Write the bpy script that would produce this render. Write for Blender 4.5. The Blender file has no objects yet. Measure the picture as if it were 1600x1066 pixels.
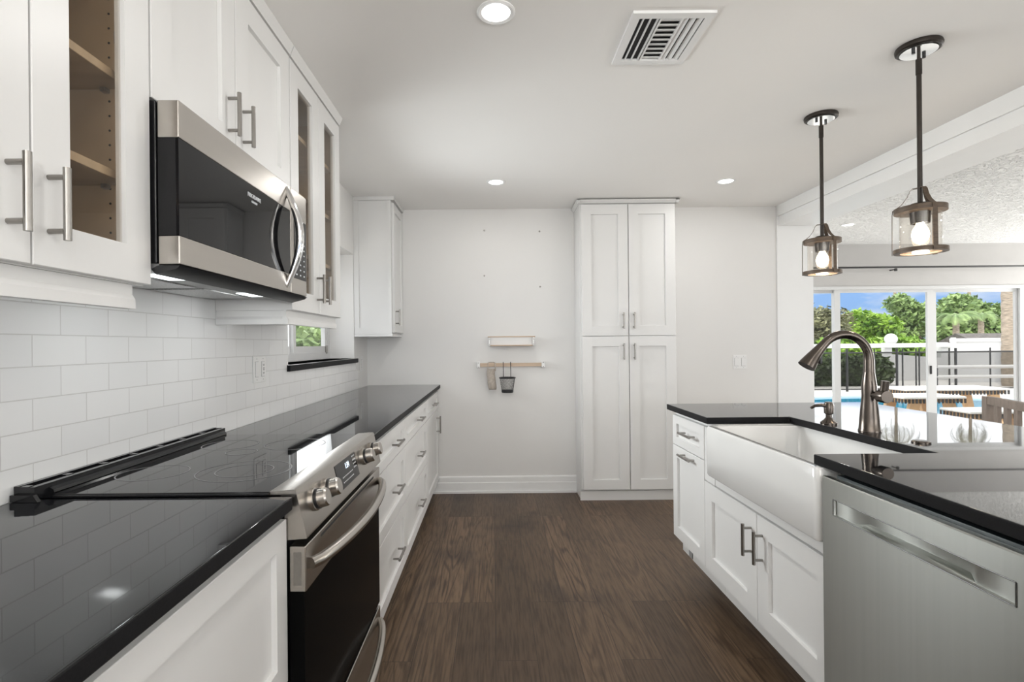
import bpy, bmesh, math, random
from mathutils import Vector, Matrix
random.seed(7)
PI = math.pi
scene = bpy.context.scene
COL = scene.collection

# ------------------------------------------------------------------ camera
CAMZ = 1.247
cd = bpy.data.cameras.new('camera')
cam = bpy.data.objects.new('camera', cd)
COL.objects.link(cam)
cam.location = (0, 0, CAMZ)
cam.rotation_euler = (Matrix.Rotation(PI / 2, 4, 'X') @ Matrix.Rotation(-0.0097, 4, 'Z')).to_euler()
cd.sensor_width = 36.0
cd.lens = 36.0 * 808 / 1600
cd.shift_x = (800 - 770) / 1600
cd.shift_y = (538.5 - 533) / 1600
cd.clip_start = 0.02
cd.clip_end = 300
scene.camera = cam

# ------------------------------------------------------------------ view
scene.view_settings.view_transform = 'Standard'
scene.view_settings.look = 'None'
scene.view_settings.exposure = -0.03
scene.view_settings.gamma = 1.0
scene.view_settings.use_curve_mapping = False

# ------------------------------------------------------------------ world: blue low sky, bright white cloud deck above
w = bpy.data.worlds.new('sky')
scene.world = w
w.use_nodes = True
nt = w.node_tree
nt.nodes.clear()
def N(t, typ, **kw):
    n = t.nodes.new(typ)
    for k, v in kw.items():
        setattr(n, k, v)
    return n
tc = N(nt, 'ShaderNodeTexCoord')
sep = N(nt, 'ShaderNodeSeparateXYZ')
nt.links.new(tc.outputs['Generated'], sep.inputs[0])
ramp = N(nt, 'ShaderNodeValToRGB')
e = ramp.color_ramp.elements
e[0].position = 0.0; e[0].color = (0.34, 0.55, 0.90, 1)
e[1].position = 0.34; e[1].color = (2.9, 2.95, 3.0, 1)
x = e.new(0.092); x.color = (0.34, 0.60, 1.08, 1)
x = e.new(0.114); x.color = (3.0, 3.05, 3.15, 1)
nz = N(nt, 'ShaderNodeTexNoise')
nz.inputs['Scale'].default_value = 7.0
nz.inputs['Detail'].default_value = 6.0
mp = N(nt, 'ShaderNodeMapping')
mp.inputs['Scale'].default_value = (1, 1, 3.2)
nt.links.new(tc.outputs['Generated'], mp.inputs[0])
nt.links.new(mp.outputs[0], nz.inputs['Vector'])
cr = N(nt, 'ShaderNodeValToRGB')
cr.color_ramp.elements[0].position = 0.48; cr.color_ramp.elements[0].color = (0, 0, 0, 1)
cr.color_ramp.elements[1].position = 0.70; cr.color_ramp.elements[1].color = (1, 1, 1, 1)
nt.links.new(nz.outputs[0], cr.inputs[0])
nt.links.new(sep.outputs['Z'], ramp.inputs[0])
mx = N(nt, 'ShaderNodeMixRGB')
nt.links.new(cr.outputs[0], mx.inputs[0])
nt.links.new(ramp.outputs[0], mx.inputs[1])
mx.inputs[2].default_value = (1.1, 1.1, 1.12, 1)
bg = N(nt, 'ShaderNodeBackground')
bg.inputs[1].default_value = 1.0
nt.links.new(mx.outputs[0], bg.inputs[0])
wo = N(nt, 'ShaderNodeOutputWorld')
nt.links.new(bg.outputs[0], wo.inputs[0])

# ------------------------------------------------------------------ sun, kitchen window daylight and added fill lights
def sun(energy, d):
    l = bpy.data.lights.new('sun', 'SUN'); l.energy = energy; l.angle = 0.02
    l.color = (1.0, 0.95, 0.87)
    o = bpy.data.objects.new('sun', l); COL.objects.link(o)
    o.rotation_euler = Vector(d).to_track_quat('-Z', 'Y').to_euler()
    o.location = (0, -5, 20)
sun(3.0, (0.35, 0.42, -0.84))
def area(name, loc, d, sx, sy, power, color=(1, 1, 1), shape='RECTANGLE', spread=PI):
    l = bpy.data.lights.new(name, 'AREA'); l.shape = shape; l.size = sx
    if shape == 'RECTANGLE': l.size_y = sy
    l.energy = power; l.color = color; l.spread = spread
    o = bpy.data.objects.new(name, l); COL.objects.link(o)
    o.location = loc
    o.rotation_euler = Vector(d).to_track_quat('-Z', 'Y').to_euler()
    return o
REAR_Y = -2.3
XRW = 8.2
FILL_COLOR = (1.0, 0.99, 0.965)
area('added_fill_rear', (0.45, REAR_Y + 0.02, 1.45), (0, 1, 4.0), 2.2, 1.5, 140, FILL_COLOR)  # added fill aimed up at the kitchen ceiling, behind the camera
area('added_fill_dining', (5.3, REAR_Y + 0.02, 1.35), (0, 1, 1.2), 4.0, 1.6, 110, FILL_COLOR)  # added fill for the dining ceiling, set in an invented opening
area('added_fill_dining_side', (XRW - .02, 5.35, 1.25), (-1, -.1, .35), 1.2, 1.5, 140, FILL_COLOR)  # added fill beside the sliding door, lifts dining ceiling and beam
area('daylight_kitchen_window', (-1.33, 3.30, 1.55), (1, -.35, -.1), 1.0, 0.62, 22, (.95, .985, 1.0), spread=1.9)

# ------------------------------------------------------------------ materials
MATS = {}
def mat(name, color, rough=0.5, metal=0.0, var=0.03, vscale=6.0, bump=0.0, bscale=60.0, stretch=None,
        spec=0.5, coat=0.0, ior=1.5, emit=None, estr=0.0):
    if name in MATS: return MATS[name]
    m = bpy.data.materials.new(name); m.use_nodes = True
    t = m.node_tree; b = t.nodes['Principled BSDF']
    b.inputs['Roughness'].default_value = rough
    b.inputs['Metallic'].default_value = metal
    b.inputs['Specular IOR Level'].default_value = spec
    b.inputs['IOR'].default_value = ior
    b.inputs['Coat Weight'].default_value = coat
    b.inputs['Coat Roughness'].default_value = 0.03
    tc = N(t, 'ShaderNodeTexCoord'); mp = N(t, 'ShaderNodeMapping')
    t.links.new(tc.outputs['Object'], mp.inputs[0])
    if stretch: mp.inputs['Scale'].default_value = stretch
    nz = N(t, 'ShaderNodeTexNoise'); nz.inputs['Scale'].default_value = vscale; nz.inputs['Detail'].default_value = 4
    t.links.new(mp.outputs[0], nz.inputs['Vector'])
    r = N(t, 'ShaderNodeValToRGB')
    c = color
    r.color_ramp.elements[0].position = 0.3
    r.color_ramp.elements[1].position = 0.7
    r.color_ramp.elements[0].color = (c[0] * (1 - var), c[1] * (1 - var), c[2] * (1 - var), 1)
    r.color_ramp.elements[1].color = (min(1, c[0] * (1 + var)), min(1, c[1] * (1 + var)), min(1, c[2] * (1 + var)), 1)
    t.links.new(nz.outputs[0], r.inputs[0]); t.links.new(r.outputs[0], b.inputs['Base Color'])
    if bump:
        n2 = N(t, 'ShaderNodeTexNoise'); n2.inputs['Scale'].default_value = bscale; n2.inputs['Detail'].default_value = 3
        t.links.new(mp.outputs[0], n2.inputs['Vector'])
        bp = N(t, 'ShaderNodeBump'); bp.inputs['Strength'].default_value = bump; bp.inputs['Distance'].default_value = 0.002
        t.links.new(n2.outputs[0], bp.inputs['Height']); t.links.new(bp.outputs[0], b.inputs['Normal'])
    if emit:
        b.inputs['Emission Color'].default_value = (*emit, 1); b.inputs['Emission Strength'].default_value = estr
    MATS[name] = m
    return m

def glass(name, tint=(1, 1, 1), refl=1.0, ior=1.5):
    """thin clear pane: transparent, with a Fresnel mirror on top"""
    if name in MATS: return MATS[name]
    m = bpy.data.materials.new(name); m.use_nodes = True
    t = m.node_tree; t.nodes.clear()
    tr = N(t, 'ShaderNodeBsdfTransparent')
    nz = N(t, 'ShaderNodeTexNoise'); nz.inputs['Scale'].default_value = 2.0
    rp = N(t, 'ShaderNodeValToRGB')
    rp.color_ramp.elements[0].color = (tint[0] * .985, tint[1] * .985, tint[2] * .985, 1)
    rp.color_ramp.elements[1].color = (*tint, 1)
    t.links.new(nz.outputs[0], rp.inputs[0]); t.links.new(rp.outputs[0], tr.inputs[0])
    gl = N(t, 'ShaderNodeBsdfGlossy'); gl.inputs['Roughness'].default_value = 0.01
    lw = N(t, 'ShaderNodeLayerWeight'); lw.inputs[0].default_value = 0.5
    pw = N(t, 'ShaderNodeMath', operation='POWER'); pw.inputs[1].default_value = 5.0
    t.links.new(lw.outputs['Facing'], pw.inputs[0])
    mu = N(t, 'ShaderNodeMapRange'); mu.inputs[3].default_value = 0.035 * refl; mu.inputs[4].default_value = 0.6 * refl
    t.links.new(pw.outputs[0], mu.inputs[0])
    mi = N(t, 'ShaderNodeMixShader')
    t.links.new(mu.outputs[0], mi.inputs[0]); t.links.new(tr.outputs[0], mi.inputs[1]); t.links.new(gl.outputs[0], mi.inputs[2])
    o = N(t, 'ShaderNodeOutputMaterial'); t.links.new(mi.outputs[0], o.inputs[0])
    MATS[name] = m
    return m

def emis(name, color, s):
    if name in MATS: return MATS[name]
    m = mat(name, color, 0.5, emit=color, estr=s)
    return m

def tile_mat():
    m = bpy.data.materials.new('white_subway_tile'); m.use_nodes = True
    t = m.node_tree; b = t.nodes['Principled BSDF']
    g = N(t, 'ShaderNodeNewGeometry'); s = N(t, 'ShaderNodeSeparateXYZ'); c = N(t, 'ShaderNodeCombineXYZ')
    t.links.new(g.outputs['Position'], s.inputs[0])
    a = N(t, 'ShaderNodeMath', operation='ADD'); a.inputs[1].default_value = 10 * .1565 - 1.259 + 1.2 - 1.2
    a2 = N(t, 'ShaderNodeMath', operation='ADD'); a2.inputs[1].default_value = -0.9125 + 10 * .0734
    t.links.new(s.outputs['Y'], a.inputs[0]); t.links.new(s.outputs['Z'], a2.inputs[0])
    t.links.new(a.outputs[0], c.inputs[0]); t.links.new(a2.outputs[0], c.inputs[1])
    br = N(t, 'ShaderNodeTexBrick'); br.offset = 0.5; br.offset_frequency = 2
    br.inputs['Scale'].default_value = 1.0
    br.inputs['Brick Width'].default_value = .1565; br.inputs['Row Height'].default_value = .0734
    br.inputs['Mortar Size'].default_value = .0013; br.inputs['Mortar Smooth'].default_value = 0.25
    br.inputs['Color1'].default_value = (.76, .76, .755, 1); br.inputs['Color2'].default_value = (.73, .73, .73, 1)
    br.inputs['Mortar'].default_value = (.62, .61, .60, 1)
    t.links.new(c.outputs[0], br.inputs['Vector'])
    t.links.new(br.outputs['Color'], b.inputs['Base Color'])
    b.inputs['Roughness'].default_value = 0.12
    nz = N(t, 'ShaderNodeTexNoise'); nz.inputs['Scale'].default_value = 9
    t.links.new(c.outputs[0], nz.inputs['Vector'])
    bp = N(t, 'ShaderNodeBump', invert=True); bp.inputs['Strength'].default_value = 0.7; bp.inputs['Distance'].default_value = 0.002
    t.links.new(br.outputs['Fac'], bp.inputs['Height'])
    b2 = N(t, 'ShaderNodeBump'); b2.inputs['Strength'].default_value = 0.15; b2.inputs['Distance'].default_value = 0.004
    t.links.new(nz.outputs[0], b2.inputs['Height']); t.links.new(bp.outputs[0], b2.inputs['Normal'])
    t.links.new(b2.outputs[0], b.inputs['Normal'])
    return m

def floor_mat():
    m = bpy.data.materials.new('dark_oak_planks'); m.use_nodes = True
    t = m.node_tree; b = t.nodes['Principled BSDF']
    g = N(t, 'ShaderNodeNewGeometry'); s = N(t, 'ShaderNodeSeparateXYZ'); c = N(t, 'ShaderNodeCombineXYZ')
    t.links.new(g.outputs['Position'], s.inputs[0])
    t.links.new(s.outputs['Y'], c.inputs[0]); t.links.new(s.outputs['X'], c.inputs[1])
    br = N(t, 'ShaderNodeTexBrick'); br.offset = 0.37; br.offset_frequency = 3; br.squash = 1.0
    br.inputs['Scale'].default_value = 1.0
    br.inputs['Brick Width'].default_value = 1.25; br.inputs['Row Height'].default_value = .165
    br.inputs['Mortar Size'].default_value = .0012; br.inputs['Mortar Smooth'].default_value = 0.1
    br.inputs['Color1'].default_value = (0, 0, 0, 1); br.inputs['Color2'].default_value = (1, 1, 1, 1)
    br.inputs['Mortar'].default_value = (.5, .5, .5, 1); br.inputs['Bias'].default_value = 0
    t.links.new(c.outputs[0], br.inputs['Vector'])
    sepc = N(t, 'ShaderNodeSeparateColor'); t.links.new(br.outputs['Color'], sepc.inputs[0])
    # per plank offset of the grain
    off = N(t, 'ShaderNodeMath', operation='MULTIPLY'); off.inputs[1].default_value = 37.0
    t.links.new(sepc.outputs[0], off.inputs[0])
    gx = N(t, 'ShaderNodeMath', operation='MULTIPLY'); gx.inputs[1].default_value = 0.52
    t.links.new(s.outputs['Y'], gx.inputs[0])
    gy = N(t, 'ShaderNodeMath', operation='MULTIPLY'); gy.inputs[1].default_value = 7.0
    t.links.new(s.outputs['X'], gy.inputs[0])
    cg = N(t, 'ShaderNodeCombineXYZ')
    t.links.new(gx.outputs[0], cg.inputs[0]); t.links.new(gy.outputs[0], cg.inputs[1]); t.links.new(off.outputs[0], cg.inputs[2])
    n1 = N(t, 'ShaderNodeTexNoise'); n1.inputs['Scale'].default_value = 1.0; n1.inputs['Detail'].default_value = 2; n1.inputs['Distortion'].default_value = .6
    t.links.new(cg.outputs[0], n1.inputs['Vector'])
    # cathedral rings: sine of the noise field
    mu = N(t, 'ShaderNodeMath', operation='MULTIPLY'); mu.inputs[1].default_value = 95.0
    t.links.new(n1.outputs[0], mu.inputs[0])
    si = N(t, 'ShaderNodeMath', operation='SINE'); t.links.new(mu.outputs[0], si.inputs[0])
    n2 = N(t, 'ShaderNodeTexNoise'); n2.inputs['Scale'].default_value = 14; n2.inputs['Detail'].default_value = 5
    t.links.new(cg.outputs[0], n2.inputs['Vector'])
    n3 = N(t, 'ShaderNodeTexNoise'); n3.inputs['Scale'].default_value = 2.2; n3.inputs['Detail'].default_value = 3
    t.links.new(g.outputs['Position'], n3.inputs['Vector'])
    base = N(t, 'ShaderNodeValToRGB')
    el = base.color_ramp.elements
    el[0].position = 0; el[0].color = (.090, .057, .034, 1)
    el[1].position = 1; el[1].color = (.190, .123, .076, 1)
    q = el.new(.5); q.color = (.130, .084, .051, 1)
    t.links.new(sepc.outputs[0], base.inputs[0])
    def mixc(fac, c1, col, amt):
        mm = N(t, 'ShaderNodeMixRGB', blend_type='MULTIPLY')
        r = N(t, 'ShaderNodeMapRange'); r.inputs[1].default_value = amt[0]; r.inputs[2].default_value = amt[1]
        r.inputs[3].default_value = 0; r.inputs[4].default_value = amt[2]
        t.links.new(fac, r.inputs[0]); t.links.new(r.outputs[0], mm.inputs[0]); t.links.new(c1, mm.inputs[1])
        mm.inputs[2].default_value = (*col, 1)
        return mm.outputs[0]
    pk = N(t, 'ShaderNodeMapRange'); pk.inputs[1].default_value = .35; pk.inputs[2].default_value = .85; pk.inputs[3].default_value = .22; pk.inputs[4].default_value = 1.0
    t.links.new(sepc.outputs[0], pk.inputs[0])
    gs = N(t, 'ShaderNodeMath', operation='MULTIPLY'); t.links.new(si.outputs[0], gs.inputs[0]); t.links.new(pk.outputs[0], gs.inputs[1])
    o = mixc(gs.outputs[0], base.outputs[0], (.36, .33, .31), (.12, 1.0, .85))
    o = mixc(n2.outputs[0], o, (.40, .38, .36), (.42, .66, .8))
    o = mixc(n3.outputs[0], o, (.36, .35, .37), (.55, .72, .8))
    o = mixc(br.outputs['Fac'], o, (.25, .25, .25), (0, 1, 1))
    t.links.new(o, b.inputs['Base Color'])
    b.inputs['Roughness'].default_value = 0.42
    b.inputs['Specular IOR Level'].default_value = 0.35
    bp = N(t, 'ShaderNodeBump', invert=True); bp.inputs['Strength'].default_value = .5; bp.inputs['Distance'].default_value = .0015
    t.links.new(br.outputs['Fac'], bp.inputs['Height'])
    b2 = N(t, 'ShaderNodeBump', invert=True); b2.inputs['Strength'].default_value = .25; b2.inputs['Distance'].default_value = .001
    t.links.new(si.outputs[0], b2.inputs['Height']); t.links.new(bp.outputs[0], b2.inputs['Normal'])
    t.links.new(b2.outputs[0], b.inputs['Normal'])
    return m

def granite_mat():
    m = bpy.data.materials.new('black_granite'); m.use_nodes = True
    t = m.node_tree; b = t.nodes['Principled BSDF']
    g = N(t, 'ShaderNodeNewGeometry')
    v = N(t, 'ShaderNodeTexVoronoi'); v.inputs['Scale'].default_value = 420
    t.links.new(g.outputs['Position'], v.inputs['Vector'])
    r = N(t, 'ShaderNodeValToRGB')
    r.color_ramp.elements[0].position = 0.05; r.color_ramp.elements[0].color = (.05, .052, .056, 1)
    r.color_ramp.elements[1].position = 0.35; r.color_ramp.elements[1].color = (.0085, .009, .0105, 1)
    t.links.new(v.outputs['Distance'], r.inputs[0]); t.links.new(r.outputs[0], b.inputs['Base Color'])
    b.inputs['Roughness'].default_value = 0.022
    b.inputs['IOR'].default_value = 1.66
    return m

def ceil_tex_mat():
    m = bpy.data.materials.new('knockdown_ceiling'); m.use_nodes = True
    t = m.node_tree; b = t.nodes['Principled BSDF']
    g = N(t, 'ShaderNodeNewGeometry')
    v = N(t, 'ShaderNodeTexNoise'); v.inputs['Scale'].default_value = 26; v.inputs['Detail'].default_value = 3; v.inputs['Distortion'].default_value = 1.2
    t.links.new(g.outputs['Position'], v.inputs['Vector'])
    r = N(t, 'ShaderNodeValToRGB')
    r.color_ramp.elements[0].position = .45; r.color_ramp.elements[1].position = .6
    t.links.new(v.outputs[0], r.inputs[0])
    bp = N(t, 'ShaderNodeBump'); bp.inputs['Strength'].default_value = 1.0; bp.inputs['Distance'].default_value = .013
    t.links.new(r.outputs[0], bp.inputs['Height']); t.links.new(bp.outputs[0], b.inputs['Normal'])
    b.inputs['Base Color'].default_value = (.84, .84, .83, 1)
    b.inputs['Roughness'].default_value = .8
    return m

def leaf_mat(name, c1, c2):
    m = bpy.data.materials.new(name); m.use_nodes = True
    t = m.node_tree; b = t.nodes['Principled BSDF']
    g = N(t, 'ShaderNodeNewGeometry')
    n = N(t, 'ShaderNodeTexNoise'); n.inputs['Scale'].default_value = 1.7; n.inputs['Detail'].default_value = 5
    t.links.new(g.outputs['Position'], n.inputs['Vector'])
    r = N(t, 'ShaderNodeValToRGB')
    r.color_ramp.elements[0].position = .35; r.color_ramp.elements[0].color = (*c1, 1)
    r.color_ramp.elements[1].position = .65; r.color_ramp.elements[1].color = (*c2, 1)
    t.links.new(n.outputs[0], r.inputs[0]); t.links.new(r.outputs[0], b.inputs['Base Color'])
    b.inputs['Roughness'].default_value = .5
    b.inputs['Subsurface Weight'].default_value = 0
    MATS[name] = m
    return m

M_WALL = mat('white_wall_paint', (.77, .76, .745), .65, var=.012, vscale=2, bump=.06, bscale=90)
M_CEIL = mat('white_ceiling_paint', (.90, .885, .865), .8, var=.01, vscale=1.5, bump=.08, bscale=60)
M_TRIM = mat('white_trim_paint', (.84, .84, .835), .35, var=.01)
M_CAB = mat('white_cabinet_paint', (.735, .73, .72), .34, var=.012, vscale=3, bump=.03, bscale=40)
M_DGREY = mat('grey_wall_paint', (.46, .45, .44), .7, var=.02, bump=.12, bscale=45)
M_WOOD_IN = mat('maple_cabinet_interior', (.50, .38, .25), .5, var=.10, vscale=5, stretch=(1, 6, 1))
M_STEEL = mat('brushed_stainless_steel', (.48, .45, .415), .27, 1.0, var=.03, vscale=40, bump=.02, bscale=300, stretch=(1, .02, 1))
M_STEELV = mat('satin_stainless_sheet', (.44, .45, .425), .34, 1.0, var=.025, vscale=60, bump=.015, bscale=400, stretch=(1, 1, .02))
def brushed(m, amount, rot):
    t = m.node_tree; b = t.nodes['Principled BSDF']
    tg = N(t, 'ShaderNodeTangent', direction_type='RADIAL', axis='Z')
    t.links.new(tg.outputs[0], b.inputs['Tangent'])
    b.inputs['Anisotropic'].default_value = amount; b.inputs['Anisotropic Rotation'].default_value = rot
brushed(M_STEELV, .85, 0.25)
M_CHROME = mat('polished_chrome', (.75, .75, .75), .08, 1.0, var=.01)
M_NICKEL = mat('brushed_nickel_pull', (.33, .315, .295), .3, 1.0, var=.04, vscale=80)
M_BRONZE = mat('dark_pewter_faucet', (.115, .098, .085), .24, 1.0, var=.06, vscale=20)
M_IRON = mat('oil_rubbed_bronze', (.045, .038, .033), .4, .7, var=.15, vscale=25)
M_WEATHER = mat('weathered_wood_band', (.085, .058, .038), .5, .2, var=.3, vscale=30, stretch=(1, 1, 8))
M_BLACKGL = mat('black_glass', (.006, .006, .007), .03, spec=.5, ior=1.38, var=.02)
M_OVENGL = mat('oven_door_glass', (.004, .004, .004), .14, spec=.08, ior=1.2, var=.05, vscale=12)
M_BLACK = mat('black_plastic', (.012, .012, .013), .35, var=.1)
M_BLACKG = mat('glossy_black_enamel', (.008, .008, .009), .12, var=.05)
M_DARK = mat('dark_cavity', (.02, .02, .02), .8, var=.1)
M_GRAN = granite_mat()
M_EDGE = mat('honed_black_granite_edge', (.010, .010, .011), .5, spec=.12, var=.2, vscale=300)
M_PORC = mat('white_fireclay', (.74, .74, .73), .12, var=.008, coat=.5)
M_PLATE = mat('white_plastic_plate', (.78, .775, .765), .3, var=.01)
M_GREYLINE = mat('grey_print', (.30, .30, .30), .5, var=.02)
M_ICON = mat('pale_icon_print', (.7, .72, .74), .5, var=.02)
M_PINE = mat('pale_pine', (.55, .42, .31), .55, var=.12, vscale=10, stretch=(.5, 6, 6))
M_FABRIC = mat('beige_linen', (.44, .39, .34), .9, var=.15, vscale=60, bump=.3, bscale=200)
M_PANE = glass('clear_window_glass', (.98, .985, .98), .9)
M_CABPANE = glass('cabinet_door_glass', (.93, .91, .88), 1.0)
M_BULBGLASS = glass('seeded_lamp_glass', (.985, .975, .96), 1.2)
M_ALU = mat('white_aluminium_frame', (.58, .585, .585), .35, var=.01)
M_CHAIR = mat('greyed_teak', (.24, .195, .165), .55, var=.15, vscale=14, stretch=(4, 4, 1))
M_TAN = mat('tan_teak', (.52, .33, .17), .55, var=.12, vscale=10)
M_CONC = mat('pale_concrete', (.62, .60, .57), .85, var=.05, vscale=3)
M_POOL = mat('pool_water', (.02, .22, .36), .05, var=.2, vscale=2)
M_VINYL = mat('white_vinyl', (.66, .66, .66), .45, var=.01)
M_BLACKRAIL = mat('black_powder_coat', (.012, .012, .013), .4, var=.05)
M_FLOOR = floor_mat()
M_TILE = tile_mat()

# ------------------------------------------------------------------ mesh helpers
def bx(bm, x0, x1, y0, y1, z0, z1):
    if x0 > x1: x0, x1 = x1, x0
    if y0 > y1: y0, y1 = y1, y0
    if z0 > z1: z0, z1 = z1, z0
    v = [bm.verts.new(p) for p in ((x0, y0, z0), (x1, y0, z0), (x1, y1, z0), (x0, y1, z0), (x0, y0, z1), (x1, y0, z1), (x1, y1, z1), (x0, y1, z1))]
    for f in ((0, 3, 2, 1), (4, 5, 6, 7), (0, 1, 5, 4), (1, 2, 6, 5), (2, 3, 7, 6), (3, 0, 4, 7)):
        bm.faces.new([v[i] for i in f])
    return bm
def B(*boxes, bev=0.0, seg=2):
    bm = bmesh.new()
    for b in boxes: bx(bm, *b)
    if bev: bevel(bm, bev, seg)
    return bm
def bevel(bm, off, seg=2):
    bm.normal_update()
    ed = [e for e in bm.edges if len(e.link_faces) == 2 and e.calc_face_angle(0) > 0.5]
    if 'bev' not in bm.faces.layers.int: bm.faces.layers.int.new('bev')
    ed = [e for e in bm.edges if len(e.link_faces) == 2 and e.calc_face_angle(0) > 0.5]
    bmesh.ops.bevel(bm, geom=ed, offset=off, segments=seg, affect='EDGES', profile=0.5, clamp_overlap=True)
def prism(bm, poly, axis, a0, a1):
    """poly = list of 2D points in the plane normal to axis (y: (x,z), x: (y,z), z: (x,y))"""
    def P(p, a):
        return {'y': (p[0], a, p[1]), 'x': (a, p[0], p[1]), 'z': (p[0], p[1], a)}[axis]
    A = [bm.verts.new(P(p, a0)) for p in poly]; Bv = [bm.verts.new(P(p, a1)) for p in poly]
    n = len(poly)
    bm.faces.new(A); bm.faces.new(Bv[::-1])
    for i in range(n):
        bm.faces.new((A[i], Bv[i], Bv[(i + 1) % n], A[(i + 1) % n]))
    return bm
def tube(bm, pts, r, n=10, flat=None):
    pts = [Vector(p) for p in pts]
    rs = r if isinstance(r, (list, tuple)) else [r] * len(pts)
    T = []
    for i in range(len(pts)):
        a = pts[max(0, i - 1)]; b = pts[min(len(pts) - 1, i + 1)]
        T.append((b - a).normalized())
    u = T[0].orthogonal().normalized()
    if flat is not None:
        u = (Vector(flat) - T[0] * Vector(flat).dot(T[0])).normalized()
    rings = []
    for i, p in enumerate(pts):
        u = (u - T[i] * u.dot(T[i])).normalized(); v = T[i].cross(u)
        sc = 1.0
        rings.append([bm.verts.new(p + (u * math.cos(2 * PI * k / n) + v * math.sin(2 * PI * k / n)) * rs[i]) for k in range(n)])
    for a, b in zip(rings, rings[1:]):
        for k in range(n):
            bm.faces.new((a[k], a[(k + 1) % n], b[(k + 1) % n], b[k]))
    bm.faces.new(rings[0][::-1]); bm.faces.new(rings[-1])
    return bm
def ribbon(bm, pts, wdir, wd, th, nrm):
    """flat strap swept along pts; wdir = width direction, thickness along local normal"""
    pts = [Vector(p) for p in pts]; W = Vector(wdir).normalized() * wd / 2
    rings = []
    for i, p in enumerate(pts):
        t = (pts[min(len(pts) - 1, i + 1)] - pts[max(0, i - 1)]).normalized()
        nn = t.cross(W.normalized()).normalized() * th / 2
        rings.append([bm.verts.new(p + s) for s in (W + nn, W - nn, -W - nn, -W + nn)])
    for a, b in zip(rings, rings[1:]):
        for k in range(4):
            bm.faces.new((a[k], a[(k + 1) % 4], b[(k + 1) % 4], b[k]))
    bm.faces.new(rings[0][::-1]); bm.faces.new(rings[-1])
    return bm
def lathe(bm, c, prof, n=32, axis=(0, 0, 1), close=False):
    c = Vector(c); ax = Vector(axis).normalized()
    q = Vector((0, 0, 1)).rotation_difference(ax)
    rings = []
    for r, z in prof:
        if r < 1e-6:
            rings.append([bm.verts.new(c + q @ Vector((0, 0, z)))])
        else:
            rings.append([bm.verts.new(c + q @ Vector((r * math.cos(2 * PI * k / n), r * math.sin(2 * PI * k / n), z))) for k in range(n)])
    prs = list(zip(rings, rings[1:]))
    if close: prs.append((rings[-1], rings[0]))
    for a, b in prs:
        if len(a) == 1 and len(b) == 1: continue
        for k in range(n):
            if len(a) == 1: bm.faces.new((a[0], b[(k + 1) % n], b[k]))
            elif len(b) == 1: bm.faces.new((a[k], a[(k + 1) % n], b[0]))
            else: bm.faces.new((a[k], a[(k + 1) % n], b[(k + 1) % n], b[k]))
    return bm
def sphere(bm, c, r, n=20, m=10, sz=1.0):
    return lathe(bm, c, [(r * math.sin(PI * i / m), -r * sz * math.cos(PI * i / m)) for i in range(m + 1)], n)

ROOT = {}
def thing(name, label, cat, loc, group=None, kind=None):
    o = bpy.data.objects.new(name, None); COL.objects.link(o)
    o.empty_display_size = 0.05
    o.location = loc
    o['label'] = label; o['category'] = cat
    if group: o['group'] = group
    if kind: o['kind'] = kind
    ROOT[o.name] = Vector(loc)
    return o
def obj(name, bm, m, parent=None, sharp=30, label=None):
    bmesh.ops.recalc_face_normals(bm, faces=bm.faces[:])
    me = bpy.data.meshes.new(name)
    off = ROOT[parent.name] if parent else Vector((0, 0, 0))
    if parent: bmesh.ops.translate(bm, verts=bm.verts[:], vec=-off)
    wn = 'bev' in bm.faces.layers.int
    bm.to_mesh(me); bm.free()
    me.polygons.foreach_set('use_smooth', [True] * len(me.polygons))
    me.set_sharp_from_angle(angle=math.radians(60 if wn else sharp))
    if m is not None: me.materials.append(m)
    o = bpy.data.objects.new(name, me); COL.objects.link(o)
    if wn:
        md = o.modifiers.new('weighted_normals', 'WEIGHTED_NORMAL'); md.keep_sharp = True; md.weight = 100
    if parent:
        o.parent = parent; ROOT[o.name] = off
    if label: o['label'] = label
    return o
def solo(name, bm, m, label, cat, group=None, kind=None, loc=None, sharp=30):
    """a thing that is one mesh, its origin at the base of its own bounding box"""
    if loc is None:
        xs = [v.co for v in bm.verts]
        loc = Vector(((min(p.x for p in xs) + max(p.x for p in xs)) / 2, (min(p.y for p in xs) + max(p.y for p in xs)) / 2, min(p.z for p in xs)))
    else: loc = Vector(loc)
    bmesh.ops.translate(bm, verts=bm.verts[:], vec=-loc)
    o = obj(name, bm, m, sharp=sharp)
    o.location = loc
    ROOT[o.name] = loc
    o['label'] = label; o['category'] = cat
    if group: o['group'] = group
    if kind: o['kind'] = kind
    return o
def struct(name, bm, m, label, cat='structure', sharp=30):
    o = obj(name, bm, m, sharp=sharp)
    o['kind'] = 'structure'; o['label'] = label; o['category'] = cat
    ROOT[o.name] = Vector((0, 0, 0))
    return o

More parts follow.
